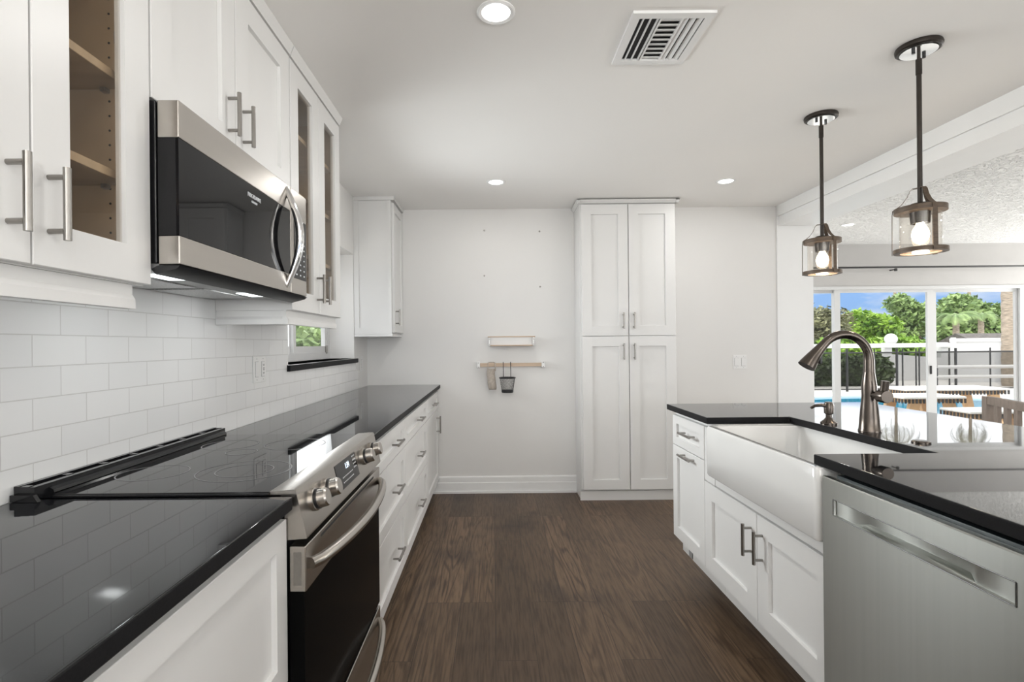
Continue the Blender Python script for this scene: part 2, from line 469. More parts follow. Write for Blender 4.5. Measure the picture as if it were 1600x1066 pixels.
# panels: face = '+x' | '-x' | '-y'; a0..a1 run along the face (y for x faces, x for y faces); f = plane of the front
def fp(face, a, z, d, f):
    """point on a front: a along, z up, d depth behind the front plane f"""
    if face == '+x': return (f - d, a, z)
    if face == '-x': return (f + d, a, z)
    if face == '-y': return (a, f + d, z)
def shaker(face, f, a0, a1, z0, z1, t=.02, rail=.06, recess=.012, hole=False, railz=None):
    bm = bmesh.new()
    rz = railz if railz is not None else rail
    def ring(a0, a1, z0, z1, d):
        return [bm.verts.new(fp(face, a, z, d, f)) for a, z in ((a0, z0), (a1, z0), (a1, z1), (a0, z1))]
    e = .0015
    back = ring(a0, a1, z0, z1, t)
    side = ring(a0, a1, z0, z1, e)
    out = ring(a0 + e, a1 - e, z0 + e, z1 - e, 0)
    inn = ring(a0 + rail, a1 - rail, z0 + rz, z1 - rz, 0)
    inn2 = ring(a0 + rail + .0015, a1 - rail - .0015, z0 + rz + .0015, z1 - rz - .0015, recess if not hole else t)
    def strip(A, Bq):
        for i in range(4): bm.faces.new((A[i], A[(i + 1) % 4], Bq[(i + 1) % 4], Bq[i]))
    strip(back, side); strip(side, out); strip(out, inn); strip(inn, inn2)
    if hole: strip(inn2, back)
    else:
        bm.faces.new(inn2); bm.faces.new(back)
    return bm
def pull(face, f, a, z, length, vertical, parent, name='handle'):
    """bar pull: centre (a, z) on front plane f, standing 32 mm off"""
    bm = bmesh.new(); h = length / 2; p = h - .016
    if vertical:
        tube(bm, [fp(face, a, z - h, -.032, f), fp(face, a, z + h, -.032, f)], .0062, 12)
        for s in (-p, p): tube(bm, [fp(face, a, z + s, .0, f), fp(face, a, z + s, -.032, f)], .0048, 10)
    else:
        tube(bm, [fp(face, a - h, z, -.032, f), fp(face, a + h, z, -.032, f)], .0062, 12)
        for s in (-p, p): tube(bm, [fp(face, a + s, z, .0, f), fp(face, a + s, z, -.032, f)], .0048, 10)
    return obj(name, bm, M_NICKEL, parent, label='brushed nickel bar handle')

# ------------------------------------------------------------------ key dimensions
H = 2.389          # kitchen ceiling
XW = -1.06         # left wall (tile face)
D = 4.36           # back wall
DD = 6.2           # sliding door wall in the dining area
XH = 2.41          # kitchen face of the header beam
X2 = 2.70          # dining face of the header beam
XR = 8.2           # far right wall of the dining area

# ------------------------------------------------------------------ setting
struct('floor_dining', B((X2, XR + .1, REAR_Y - .1, DD + .12, -.08, 0)), mat('pale_bounce_floor', (.66, .64, .61), .4, var=.04), 'unseen floor of the dining area, made pale to bounce light upwards', 'floor')  # unseen floor, its pale colour made up to bounce light upwards
struct('floor', B((XW - .25, X2, REAR_Y - .1, DD + .12, -.08, 0)), M_FLOOR, 'dark brown oak plank floor running the length of the kitchen', 'floor')
struct('ceiling', B((XW - .25, X2 - .01, REAR_Y - .1, D + .1, H, H + .12)), M_CEIL, 'smooth white kitchen ceiling with recessed lights', 'ceiling')
struct('ceiling_dining', B((X2 - .01, XR + .1, REAR_Y - .1, DD + .12, 2.405, 2.52)), ceil_tex_mat(), 'white knockdown textured ceiling of the dining area', 'ceiling')
# left wall with the deep window recess (y 2.67..3.95, z 1.15..1.955)
WY0, WY1, WZ0, WZ1 = 2.655, 3.95, 1.152, 1.945
bm = bmesh.new()
XO = XW - .25
bx(bm, XO, XW, REAR_Y - .1, WY0, 0, H); bx(bm, XO, XW, WY1, D + .1, 0, H)
bx(bm, XO, XW, WY0, WY1, 0, WZ0); bx(bm, XO, XW, WY0, WY1, WZ1, H)
struct('wall_left', bm, M_WALL, 'white left wall with the deep window recess above the counter', 'wall')
# tile backsplash, thin slab on the left wall
bm = bmesh.new()
TX = XW + .008
bx(bm, XW - .001, TX, REAR_Y, WY0, .914, 1.46)
bx(bm, XW - .001, TX, WY0, WY1 + .02, .914, WZ0 - .034)
bx(bm, XW - .001, TX, WY1 + .02, WY1 + .085, .914, 1.06)
struct('wall_left_backsplash', bm, M_TILE, 'glossy white subway tile backsplash in running bond behind the range', 'backsplash')
struct('wall_back', B((XW - .25, 2.70, D, D + .12, 0, H)), M_WALL, 'white back wall between corner cupboard and opening to dining area', 'wall')
# header beam, its fascia board, and the pilaster where it meets the back wall
struct('trim_1', B((XH, X2, REAR_Y - .1, D, 2.222, H + .02), (XH - .014, XH, REAR_Y - .1, D - .012, 2.30, H)), M_TRIM, 'white header beam over the wide opening to the dining area', 'beam')
struct('trim_2', B((XH, X2, D - .012, D + .13, 0, 2.222), (XH - .014, XH + .0, D - .016, D + .01, 0, H)), M_TRIM, 'white wall end casing under the header beam', 'casing')
struct('wall_rear', B((XW - .25, -0.75, REAR_Y - .12, REAR_Y, 0, H), (1.65, 3.2, REAR_Y - .12, REAR_Y, 0, 2.4), (7.4, XR, REAR_Y - .12, REAR_Y, 0, 2.4), (3.2, 7.4, REAR_Y - .12, REAR_Y, 0, .5), (3.2, 7.4, REAR_Y - .12, REAR_Y, 2.2, 2.4), (-.75, 1.65, REAR_Y - .12, REAR_Y, 0, .65), (-.75, 1.65, REAR_Y - .12, REAR_Y, 2.25, H)), M_WALL, 'white wall behind the camera with openings for the two added windows', 'wall')
struct('wall_dining_side', B((2.58, X2 + .02, D + .12, DD, 0, 2.41)), M_WALL, 'white side wall of the dining area beyond the kitchen', 'wall')
struct('wall_right', B((XR, XR + .12, REAR_Y, 4.75, 0, 2.41), (XR, XR + .12, 5.95, DD + .1, 0, 2.41), (XR, XR + .12, 4.75, 5.95, 0, .5), (XR, XR + .12, 4.75, 5.95, 2.0, 2.41)), M_DGREY, 'grey right hand wall of the dining area', 'wall')
DX0, DX1, DZ1 = 2.95, 6.72, 1.90
struct('wall_dining', B((2.60, DX0, DD, DD + .12, 0, 2.41), (DX1, XR + .1, DD, DD + .12, 0, 2.41), (DX0, DX1, DD, DD + .12, DZ1, 2.41)), M_DGREY, 'pale grey dining wall above and around the sliding glass door', 'wall')
# baseboard on the back wall
bm = bmesh.new()
prism(bm, [(D, 0), (D - .018, 0), (D - .016, .085), (D - .012, .09), (D - .012, .13), (D - .007, .138), (D, .14)], 'x', -.55, .70)
bx(bm, -.55, .69, D - .03, D - .017, 0, .018)
prism(bm, [(D, 0), (D - .016, 0), (D - .016, .1), (D - .006, .135), (D, .135)], 'x', 1.45, 2.39)
struct('baseboard_back', bm, M_TRIM, 'white baseboard along the back wall', 'baseboard')

# ------------------------------------------------------------------ window in the left wall
wd = thing('window_1', 'white framed window set deep in the left wall recess', 'window', (-1.27, 3.3, WZ0 + .02), kind='structure')
XF = -1.245
def ringbox(bm, x0, x1, a0, a1, z0, z1, t, tz=None):
    tz = tz or t
    bx(bm, x0, x1, a0, a0 + t, z0, z1); bx(bm, x0, x1, a1 - t, a1, z0, z1)
    bx(bm, x0, x1, a0 + t, a1 - t, z0, z0 + tz); bx(bm, x0, x1, a0 + t, a1 - t, z1 - tz, z1)
    return bm
obj('window_frame', ringbox(bmesh.new(), XF - .05, XF, WY0, WY1, WZ0, WZ1, .05), M_VINYL, wd)
for a0, a1 in ((WY0 + .05, 3.27), (3.24, WY1 - .05)):
    s = obj('sash', ringbox(bmesh.new(), XF - (.045 if a0 < 3 else .025), XF - (.025 if a0 < 3 else .005), a0, a1, WZ0 + .05, WZ1 - .05, .045), M_VINYL, wd)
    obj('pane', B((XF - (.037 if a0 < 3 else .017), XF - (.033 if a0 < 3 else .013), a0 + .04, a1 - .04, WZ0 + .09, WZ1 - .09)), M_PANE, s)
obj('latch', B((XF - .005, XF + .012, WY1 - .1, WY1 - .08, WZ0 + .04, WZ0 + .1), bev=.003), M_NICKEL, wd)
struct('trim_3', B((-1.25, -1.035, WY0 - .015, WY1 + .03, WZ0 - .034, WZ0), bev=.004), M_GRAN, 'black granite sill of the left window', 'window sill')
# added rear window, unseen behind the camera, framing a fill light
wr = thing('added_window_2', 'added unseen white framed window behind the camera, around a fill light', 'window', (.45, REAR_Y - .06, .65), kind='structure')
bm = bmesh.new()
for x0, x1, z0, z1 in ((-.75, -.69, .65, 2.25), (1.59, 1.65, .65, 2.25), (-.69, 1.59, .65, .71), (-.69, 1.59, 2.19, 2.25), (.43, .47, .71, 2.19)):
    bx(bm, x0, x1, REAR_Y - .09, REAR_Y - .03, z0, z1)
obj('window_frame', bm, M_VINYL, wr)
obj('pane', B((-.69, 1.59, REAR_Y - .062, REAR_Y - .058, .71, 2.19)), M_PANE, wr)

wr3 = thing('added_window_3', 'added unseen white framed window in the rear dining wall, around a fill light', 'window', (5.3, REAR_Y - .06, .5), kind='structure')  # invented window built around the rear dining fill
bm = bmesh.new()
for x0, x1, z0, z1 in ((3.2, 3.26, .5, 2.2), (7.34, 7.4, .5, 2.2), (3.26, 7.34, .5, .56), (3.26, 7.34, 2.14, 2.2), (5.27, 5.33, .56, 2.14)):
    bx(bm, x0, x1, REAR_Y - .09, REAR_Y - .03, z0, z1)
obj('window_frame', bm, M_VINYL, wr3)
obj('pane', B((3.26, 7.34, REAR_Y - .062, REAR_Y - .058, .56, 2.14)), M_PANE, wr3)

wr4 = thing('added_window_4', 'added unseen white framed window in the right dining wall, around a fill light', 'window', (XR + .06, 5.35, .5), kind='structure')  # invented side window built around the fill by the door
obj('window_frame', ringbox(bmesh.new(), XR + .03, XR + .09, 4.75, 5.95, .5, 2.0, .06), M_VINYL, wr4)
obj('pane', B((XR + .058, XR + .062, 4.81, 5.89, .56, 1.94)), M_PANE, wr4)
# ------------------------------------------------------------------ sliding glass door to the garden
dr = thing('door_1', 'white aluminium sliding glass door to the pool garden', 'door', (4.8, DD + .05, 0), kind='structure')
bm = bmesh.new()
bx(bm, DX0, DX1, DD - .01, DD + .11, DZ1 - .035, DZ1); bx(bm, DX0, DX0 + .05, DD - .01, DD + .11, 0, DZ1 - .035)
bx(bm, DX1 - .05, DX1, DD - .01, DD + .11, 0, DZ1 - .035); bx(bm, DX0 + .05, DX1 - .05, DD - .01, DD + .11, 0, .03)
obj('door_frame', bm, M_ALU, dr)
for i, (a0, a1, yy) in enumerate(((3.0, 4.19, .065), (4.12, 5.31, .03), (5.31, 6.40, .065), (6.36, 6.67, .03))):
    st = .065 if i != 1 else .07
    bm = bmesh.new()
    bx(bm, a0, a0 + st, DD + yy, DD + yy + .03, .03, DZ1 - .035); bx(bm, a1 - st, a1, DD + yy, DD + yy + .03, .03, DZ1 - .035)
    bx(bm, a0 + st, a1 - st, DD + yy, DD + yy + .03, .03, .11); bx(bm, a0 + st, a1 - st, DD + yy, DD + yy + .03, DZ1 - .07, DZ1 - .035)
    p = obj('sliding_panel', bm, M_ALU, dr)
    obj('pane', B((a0 + st - .005, a1 - st + .005, DD + yy + .013, DD + yy + .017, .1, DZ1 - .06)), M_PANE, p)
    if i == 1:
        obj('lock', B((a1 - .05, a1 - .028, DD + yy - .012, DD + yy, .84, .94), bev=.004), M_BLACK, p)
cr_ = thing('curtain_rod', 'thin black curtain rod on the grey wall above the sliding glass door', 'curtain rod', (5.2, DD - .09, 2.11))
bm = bmesh.new(); tube(bm, [(3.2, DD - .09, 2.115), (7.4, DD - .09, 2.115)], .011, 12)
obj('rod', bm, M_BLACKRAIL, cr_)
for xx in (3.3, 4.77, 7.2):
    bm = bmesh.new(); tube(bm, [(xx, DD, 2.09), (xx, DD - .09, 2.09)], .007); bx(bm, xx - .012, xx + .012, DD - .1, DD - .08, 2.07, 2.10)
    obj('bracket', bm, M_BLACKRAIL, cr_)

# ------------------------------------------------------------------ upper cabinets, left wall
UF = -.76   # front plane of the upper doors
CF = -.78   # front of the carcass
def crown(a0, a1, parent, side0=False, side1=False):
    bm = bmesh.new()
    prism(bm, [(CF - .03, 2.35), (UF + .004, 2.35), (UF + .006, 2.358), (-.743, 2.384), (-.743, H - .0005), (CF - .03, H - .0005)], 'y', a0, a1)
    return obj('crown_moulding', bm, M_CAB, parent)
def light_rail(a0, a1, parent, side0=False):
    bm = bmesh.new()
    prism(bm, [(CF - .018, 1.332), (CF + .004, 1.332), (CF + .004, 1.352), (CF - .003, 1.362), (CF - .003, 1.3845), (CF - .018, 1.3845)], 'y', a0, a1)
    if side0:
        prism(bm, [(a0, 1.332), (a0 + .02, 1.332), (a0 + .02, 1.3845), (a0 + .006, 1.3845), (a0 + .006, 1.362), (a0, 1.352)], 'x', XW + .009, CF - .0185)
    return obj('light_rail', bm, M_CAB, parent)
def open_carcass(a0, a1, z0, z1, parent, shelves):
    t = .018
    obj('carcass', B((XW + .009, CF, a0, a0 + t, z0, z1), (XW + .009, CF, a1 - t, a1, z0, z1), (XW + .009, CF, a0 + t, a1 - t, z0, z0 + t),
                     (XW + .009, CF, a0 + t, a1 - t, z1 - t, z1)), M_CAB, parent)
    t2 = t + .0005
    obj('interior_lining', B((XW + .0095, XW + .017, a0 + t2, a1 - t2, z0 + t2, z1 - t2), (XW + .017, CF - .002, a0 + t2, a0 + t2 + .003, z0 + t2, z1 - t2),
                     (XW + .017, CF - .002, a1 - t2 - .003, a1 - t2, z0 + t2, z1 - t2), (XW + .017, CF - .002, a0 + t2 + .003, a1 - t2 - .003, z0 + t2, z0 + t2 + .003)), M_WOOD_IN, parent, label='maple coloured interior')
    for z in shelves:
        s = obj('shelf', B((XW + .018, CF - .012, a0 + t2 + .004, a1 - t2 - .004, z - .018, z), bev=.0015), M_WOOD_IN, parent, label='maple shelf board')
        for yy in (a0 + t2 + .01, a1 - t2 - .01):
            for xx in (XW + .07, CF - .06): obj('shelf_pin', B((xx - .006, xx + .006, yy - .007, yy + .007, z - .027, z - .0185)), M_NICKEL, s)
def glass_door(a0, a1, z0, z1, parent, ha):
    d = obj('door', shaker('+x', UF, a0, a1, z0, z1, .02, .077, hole=True), M_CAB, parent)
    obj('pane', B((UF - .013, UF - .009, a0 + .072, a1 - .072, z0 + .072, z1 - .072)), M_CABPANE, d)
    pull('+x', UF, ha, 1.495, .125, True, d)
    return d
g1 = thing('wall_cabinet', 'white glass door wall cabinet left of the microwave, over the tile', 'cabinet', (-.92, .85, 1.33))
open_carcass(.545, 1.155, 1.385, 2.36, g1, (1.622, 1.832, 2.06))
glass_door(.547, .853, 1.387, 2.345, g1, .812)
glass_door(.857, 1.153, 1.387, 2.345, g1, .888)
light_rail(.545, 1.125, g1); crown(.545, 1.155, g1)
bm = bmesh.new()
for k in range(22):
    for xx in (XW + .07, CF - .055):
        z = 1.50 + .032 * k
        tube(bm, [(xx, 1.1335, z), (xx, 1.1328, z)], .0026, 8)
obj('shelf_pin_holes', bm, M_DARK, g1)
for zz in (1.90, 1.44): obj('hinge', B((CF - .028, CF - .004, 1.108, 1.132, zz, zz + .03), bev=.004), M_NICKEL, g1)

g2 = thing('wall_cabinet', 'short white double door wall cabinet directly above the microwave', 'cabinet', (-.92, 1.555, 1.806))
obj('carcass', B((XW + .009, CF, 1.157, 1.957, 1.806, 2.36)), M_CAB, g2)
for a0, a1, ha in ((1.160, 1.541, 1.50), (1.545, 1.955, 1.588)):
    d = obj('door', shaker('+x', UF, a0, a1, 1.81, 2.345, .02, .082 if a0 > 1.3 else .075), M_CAB, g2)
    pull('+x', UF, ha, 1.922, .125, True, d)
crown(1.157, 1.957, g2)

g3 = thing('wall_cabinet', 'white glass door wall cabinet right of the microwave, near the window', 'cabinet', (-.92, 2.28, 1.33))
open_carcass(1.962, 2.592, 1.385, 2.36, g3, (1.64, 1.88, 2.12))
glass_door(1.964, 2.278, 1.387, 2.345, g3, 2.243)
glass_door(2.282, 2.590, 1.387, 2.345, g3, 2.322)
light_rail(1.962, 2.575, g3, side0=True); crown(1.962, 2.592, g3)

# corner cupboard against the back wall
g4 = thing('wall_cabinet', 'narrow white single door wall cabinet in the far corner, beside the window', 'cabinet', (-.91, 4.16, 1.315))
obj('carcass', B((XW + .001, -.772, 3.965, D - .001, 1.335, 2.36)), M_CAB, g4)
obj('side_frame', B((XW + .001, -1.02, 3.957, 3.9645, 1.335, 2.36), (-.80, -.772, 3.957, 3.9645, 1.335, 2.36), (-1.02, -.80, 3.957, 3.9645, 1.335, 1.385)), M_CAB, g4)
d = obj('door', shaker('+x', -.752, 3.975, D - .004, 1.348, 2.345, .019, .062), M_CAB, g4)
pull('+x', -.752, 4.02, 1.465, .125, True, d)
obj('light_rail', B((XW + .001, -.765, 3.955, D - .001, 1.315, 1.3345), bev=.003), M_CAB, g4)
bm = bmesh.new(); bx(bm, XW + .001, -.745, 3.95, D - .001, 2.361, H - .0005)
obj('crown_moulding', bm, M_CAB, g4)

# ------------------------------------------------------------------ text helper
def text(s, size, m, parent, loc, rot, name='lettering', align='CENTER', ext=.0003):
    c = bpy.data.curves.new(name, 'FONT'); c.body = s; c.size = size; c.align_x = align; c.align_y = 'CENTER'; c.extrude = ext
    t = bpy.data.objects.new(name, c); COL.objects.link(t)
    bpy.context.view_layer.update()
    me = bpy.data.meshes.new_from_object(t)
    bpy.data.objects.remove(t)
    me.materials.clear(); me.materials.append(m)
    M = Matrix.Translation(Vector(loc) - ROOT[parent.name]) @ rot
    me.transform(M)
    o = bpy.data.objects.new(name, me); COL.objects.link(o); o.parent = parent
    ROOT[o.name] = ROOT[parent.name]
    return o
ROT_PX = Matrix(((0, 0, 1, 0), (1, 0, 0, 0), (0, 1, 0, 0), (0, 0, 0, 1)))   # text facing +x, reading along +y

# ------------------------------------------------------------------ microwave
mw = thing('microwave', 'stainless steel and black over the range microwave hung under a short cabinet', 'microwave', (-.88, 1.555, 1.42))
Y0, Y1 = 1.160, 1.952
obj('body', B((XW + .0095, -.752, Y0, Y1, 1.437, 1.804), bev=.003), M_BLACKG, mw)
FX = -.70
MD = 1.80
dob = obj('door', B((-.749, FX, Y0, MD, 1.719, 1.804), (-.749, FX, Y0, MD, 1.434, 1.499), bev=.003), M_STEEL, mw, label='brushed stainless door bands')
obj('window', B((-.748, FX - .0015, Y0 + .001, MD - .001, 1.4993, 1.7187)), M_BLACKGL, dob, label='black glass door window')
obj('control_panel', B((-.749, FX, MD + .003, Y1, 1.434, 1.804), bev=.003), M_STEEL, mw)
kp = obj('keypad', B((FX - .002, FX + .0012, MD + .03, Y1 - .008, 1.49, 1.705), bev=.0006), M_BLACKGL, mw, label='black glass keypad')
bm = bmesh.new()
for r in range(8):
    for c in range(3):
        y = MD + .05 + c * .036; z = 1.505 + r * .019
        bx(bm, FX + .0012, FX + .0017, y - .005, y + .005, z - .0025, z + .0025)
obj('key_icons', bm, M_ICON, kp)
text('FRIGIDAIRE', .0165, M_ICON, dob, (FX - .0008, 1.53, 1.688), ROT_PX, ext=.0008)
text('GALLERY', .009, M_ICON, dob, (FX - .0008, 1.53, 1.672), ROT_PX, ext=.0008)
bm = bmesh.new()
pts = []; rr = []
for i in range(25):
    t = i / 24; a = math.sin(PI * t)
    pts.append((FX - .004 + .048 * a, MD - .03, 1.452 + .34 * t)); rr.append(.008 + .006 * a)
tube(bm, pts, rr, 14)
obj('handle', bm, M_CHROME, dob, label='bowed chrome handle')
# underside
ub = obj('hood_underside', B((XW + .01, -.75, Y0 + .004, Y1 - .004, 1.425, 1.4365)), mat('grey_hood_panel', (.30, .30, .30), .35, .6), mw)
obj('front_lip', prism(bmesh.new(), [(-.749, 1.432), (FX + .001, 1.432), (FX - .008, 1.424), (-.755, 1.412), (-.765, 1.424)], 'y', Y0, Y1), M_BLACK, mw)
M_LAMP = emis('hood_lamp_lens', (.93, 1.0, 1.0), 2.6)
for yy in (1.30, 1.76):
    obj('lamp_lens', B((-.845, -.79, yy - .055, yy + .055, 1.4225, 1.4248)), M_LAMP, ub, label='lit white lamp lens')
    a = area('hood_lamp', (-.818, yy, 1.42), (-.25, 0, -1), .05, .1, .55, (.96, 1, 1))
for yy in (1.38, 1.70):
    bm = bmesh.new()
    bx(bm, -1.03, -.87, yy - .14, yy + .14, 1.4215, 1.4248)
    obj('grease_filter', bm, mat('aluminium_filter_mesh', (.5, .5, .5), .35, .9, var=.25, vscale=220), ub)

# ------------------------------------------------------------------ range
rg = thing('range', 'stainless steel slide in electric range with black glass cooktop between counters', 'range', (-.75, 1.538, 0))
R0, R1 = 1.160, 1.916
obj('body', B((XW + .012, -.47, R0 + .002, R1 - .002, .06, .905)), M_BLACK, rg)
ct = obj('cooktop', B((-1.005, -.503, R0 - .004, R1 + .004, .9143, .922), bev=.002), M_BLACKGL, rg, label='black glass cooktop')
bm = bmesh.new()
def ringflat(bm, c, r, z, wd=.0016, n=48):
    for k in range(n):
        a, b2 = 2 * PI * k / n, 2 * PI * (k + 1) / n
        bm.faces.new([bm.verts.new((c[0] + q * math.cos(t), c[1] + q * math.sin(t), z)) for q, t in ((r - wd, a), (r + wd, a), (r + wd, b2), (r - wd, b2))])
for c, r in (((-.655, 1.36), .115), ((-.655, 1.36), .07), ((-.66, 1.72), .095), ((-.885, 1.345), .082), ((-.875, 1.72), .085), ((-.78, 1.60), .045)):
    ringflat(bm, c, r, .9224)
bmesh.ops.remove_doubles(bm, verts=bm.verts[:], dist=1e-5)
obj('burner_rings', bm, mat('printed_burner_ring', (.22, .22, .22), .4), ct, label='thin grey printed rings')
for yy in (R0 - .009, R1 + .0045): obj('edge_trim', B((-1.0, -.503, yy, yy + .0045, .9145, .920), bev=.001), M_BLACKG, rg)
# rear vent grille: a bar with seven slots
bm = bmesh.new()
vx0, vx1 = -1.048, -1.003
bx(bm, vx0, vx0 + .012, 1.128, 1.932, .915, .947); bx(bm, vx1 - .013, vx1, 1.128, 1.932, .915, .945)
bx(bm, vx0 + .012, vx1 - .013, 1.128, 1.932, .915, .925)
n = 7; L = (1.932 - 1.128)
for k in range(n + 1):
    y = 1.128 + L * k / n; hw = .008 if 0 < k < n else .014
    bx(bm, vx0 + .012, vx1 - .013, max(1.128, y - hw), min(1.932, y + hw), .925, .946)
prism(bm, [(vx1, .915), (vx1 + .012, .9235), (vx1 + .010, .930), (vx1, .936)], 'y', 1.165, 1.92)
prism(bm, [(vx0, .915), (vx0 + .06, .915), (vx0 + .05, .93), (vx0, .93)], 'y', 1.118, 1.1275)
obj('vent_grille', bm, M_BLACKG, rg, label='glossy black slotted vent bar')
cp = obj('control_panel', prism(bmesh.new(), [(-.503, .9145), (-.503, .9225), (-.450, .9265), (-.445, .9245), (-.421, .822), (-.421, .816), (-.47, .813), (-.47, .905), (-.48, .9145)], 'y', R0 - .002, R1 + .002), M_STEEL, rg, label='slanted brushed stainless control panel')
# face frame of the slanted panel
pn = Vector((.1025, 0, .024)).normalized(); pt = Vector((-.445, 0, .9245)); pd = Vector((.024, 0, -.1025)).normalized()
def onp(y, s, d=0): return Vector((pt.x, y, pt.z)) + pd * s + pn * d
def panbox(bm, y0, y1, s0, s1, d0, d1):
    v = [bm.verts.new(onp(y, s, d)) for d in (d0, d1) for y, s in ((y0, s0), (y1, s0), (y1, s1), (y0, s1))]
    for f in ((0, 1, 2, 3), (4, 5, 6, 7), (0, 1, 5, 4), (1, 2, 6, 5), (2, 3, 7, 6), (3, 0, 4, 7)): bm.faces.new([v[i] for i in f])
for y in (1.245, 1.34, 1.72, 1.83):
    bm = bmesh.new()
    lathe(bm, onp(y, .048), [(0, -.001), (.027, -.001), (.027, .006), (.023, .008), (.022, .032), (.019, .036), (0, .036)], 28, pn)
    k = obj('knob', bm, M_STEEL, cp, label='stainless steel knob')
    obj('knob_ring', lathe(bmesh.new(), onp(y, .048), [(.0225, .0085), (.0245, .0085), (.0245, .014), (.0225, .014)], 28, pn, close=True), M_BLACK, rg)
bm = bmesh.new(); panbox(bm, 1.43, 1.635, .012, .085, -.001, .0012)
dp = obj('display', bm, M_BLACKGL, cp, label='black glass touch display')
bm = bmesh.new()
for r in range(2):
    for c in range(9):
        panbox(bm, 1.475 + c * .012, 1.480 + c * .012, .055 + r * .014, .058 + r * .014, .0012, .0016)
for c in range(3):
    for r in range(4): panbox(bm, 1.595 + c * .011, 1.600 + c * .011, .018 + r * .011, .022 + r * .011, .0012, .0016)
obj('touch_icons', bm, M_ICON, dp)
q = Matrix.Identity(4)
ex, ey, ez = Vector((0, 1, 0)), -pd, pn
q = Matrix(((ex.x, ey.x, ez.x, 0), (ex.y, ey.y, ez.y, 0), (ex.z, ey.z, ez.z, 0), (0, 0, 0, 1)))
text('1:24', .023, emis('clock_digits', (.75, .85, 1.0), 1.6), dp, onp(1.535, .032, .0015), q, 'clock_digits')
# oven door
od = obj('oven_door', B((-.462, -.424, R0, R1, .695, .798), bev=.003), M_STEEL, rg, label='stainless band of the oven door')
obj('door_glass', B((-.462, -.428, R0 + .001, R1 - .001, .30, .6945)), M_OVENGL, od, label='black oven door glass')
obj('vent_slots', B((-.4245, -.4235, R0 + .1, R1 - .1, .782, .788)), M_DARK, od)
obj('side_slot', B((-.452, -.434, R0 - .0005, R0 + .002, .71, .785), bev=.0004), M_NICKEL, od)
bm = bmesh.new(); pts = []
for i in range(29):
    t = i / 28; a = min(1, math.sin(PI * t) ** .6 if 0 < t < 1 else 0)
    pts.append((-.420 + .052 * a, R0 + .02 + (R1 - R0 - .04) * t, .752))
tube(bm, pts, .0135, 14)
obj('handle', bm, M_STEEL, od, label='bowed stainless oven handle')
dw_ = obj('drawer', B((-.462, -.426, R0, R1, .06, .286), bev=.003), M_STEEL, rg, label='stainless storage drawer')
bm = bmesh.new(); pts = []
for i in range(29):
    t = i / 28; a = math.sin(PI * t) ** .6 if 0 < t < 1 else 0
    pts.append((-.424 + .05 * a, R0 + .02 + (R1 - R0 - .04) * t, .238))
tube(bm, pts, .0135, 14)
obj('handle', bm, M_STEEL, dw_, label='bowed stainless drawer handle')
for xx in (-.98, -.52):
    for yy in (R0 + .06, R1 - .06): obj('foot', tube(bmesh.new(), [(xx, yy, 0), (xx, yy, .061)], .018), M_BLACK, rg)

# ------------------------------------------------------------------ left base cabinets and counters
BF = -.464   # front plane of the base doors
BC = -.484   # carcass front
def base_left(a0, a1, label, fronts):
    t = thing('base_cabinet', label, 'cabinet', (-.77, (a0 + a1) / 2, 0))
    obj('carcass', B((XW + .009, BC, a0, a1, .11, .8835)), M_CAB, t)
    obj('toe_kick', B((XW + .02, -.535, a0, a1, 0, .1095)), M_CAB, t)
    for kind, b0, b1, z0, z1, hs in fronts:
        bm = shaker('+x', BF, b0, b1, z0, z1, .0195, .055 if kind == 'drawer' else .062, railz=.042 if kind == 'drawer' and z1 - z0 < .17 else None)
        f = obj(kind, bm, M_CAB, t)
        for ha, hz, v in hs: pull('+x', BF, ha, hz, .15 if not v else .14, v, f)
    return t
base_left(.27, 1.157, 'white drawer base cabinet in the left foreground beside the range', [
    ('drawer', .273, 1.154, .50, .862, [(.712, .68, False)]), ('drawer', .273, 1.154, .118, .496, [(.712, .31, False)])])
base_left(1.92, 2.708, 'white three drawer base cabinet just beyond the range', [
    ('drawer', 1.923, 2.705, .722, .862, [(2.42, .792, False)]),
    ('drawer', 1.923, 2.705, .432, .718, [(2.42, .575, False)]),
    ('drawer', 1.923, 2.705, .118, .428, [(2.42, .272, False)])])
base_left(2.71, 3.598, 'white three drawer base cabinet, second beyond the range under the window', [
    ('drawer', 2.713, 3.595, .722, .862, [(3.2, .792, False)]),
    ('drawer', 2.713, 3.595, .432, .718, [(3.2, .575, False)]),
    ('drawer', 2.713, 3.595, .118, .428, [(3.2, .272, False)])])
base_left(3.60, D - .001, 'white base cabinet with one door in the corner at the back wall', [
    ('drawer', 3.603, D - .02, .722, .862, [(3.98, .792, False)]),
    ('door', 3.603, D - .02, .118, .718, [(4.20, .60, True)])])
def slab(x0, x1, y0, y1, z0=.884, z1=.914, b=.004): return B((x0, x1, y0, y1, z0, z1), bev=b)
solo('countertop', slab(TX, -.447, .20, 1.148), M_GRAN, 'black granite countertop in the left foreground before the range', 'countertop')
solo('countertop', slab(TX, -.447, 1.928, D - .001), M_GRAN, 'black granite countertop running from the range to the back wall', 'countertop')

def honed(o):
    o.data.materials.append(M_EDGE)
    for p in o.data.polygons:
        if abs(p.normal.z) < .6: p.material_index = 1
for o in list(COL.objects):
    if o.name.startswith('countertop') or o.name == 'trim_3': honed(o)
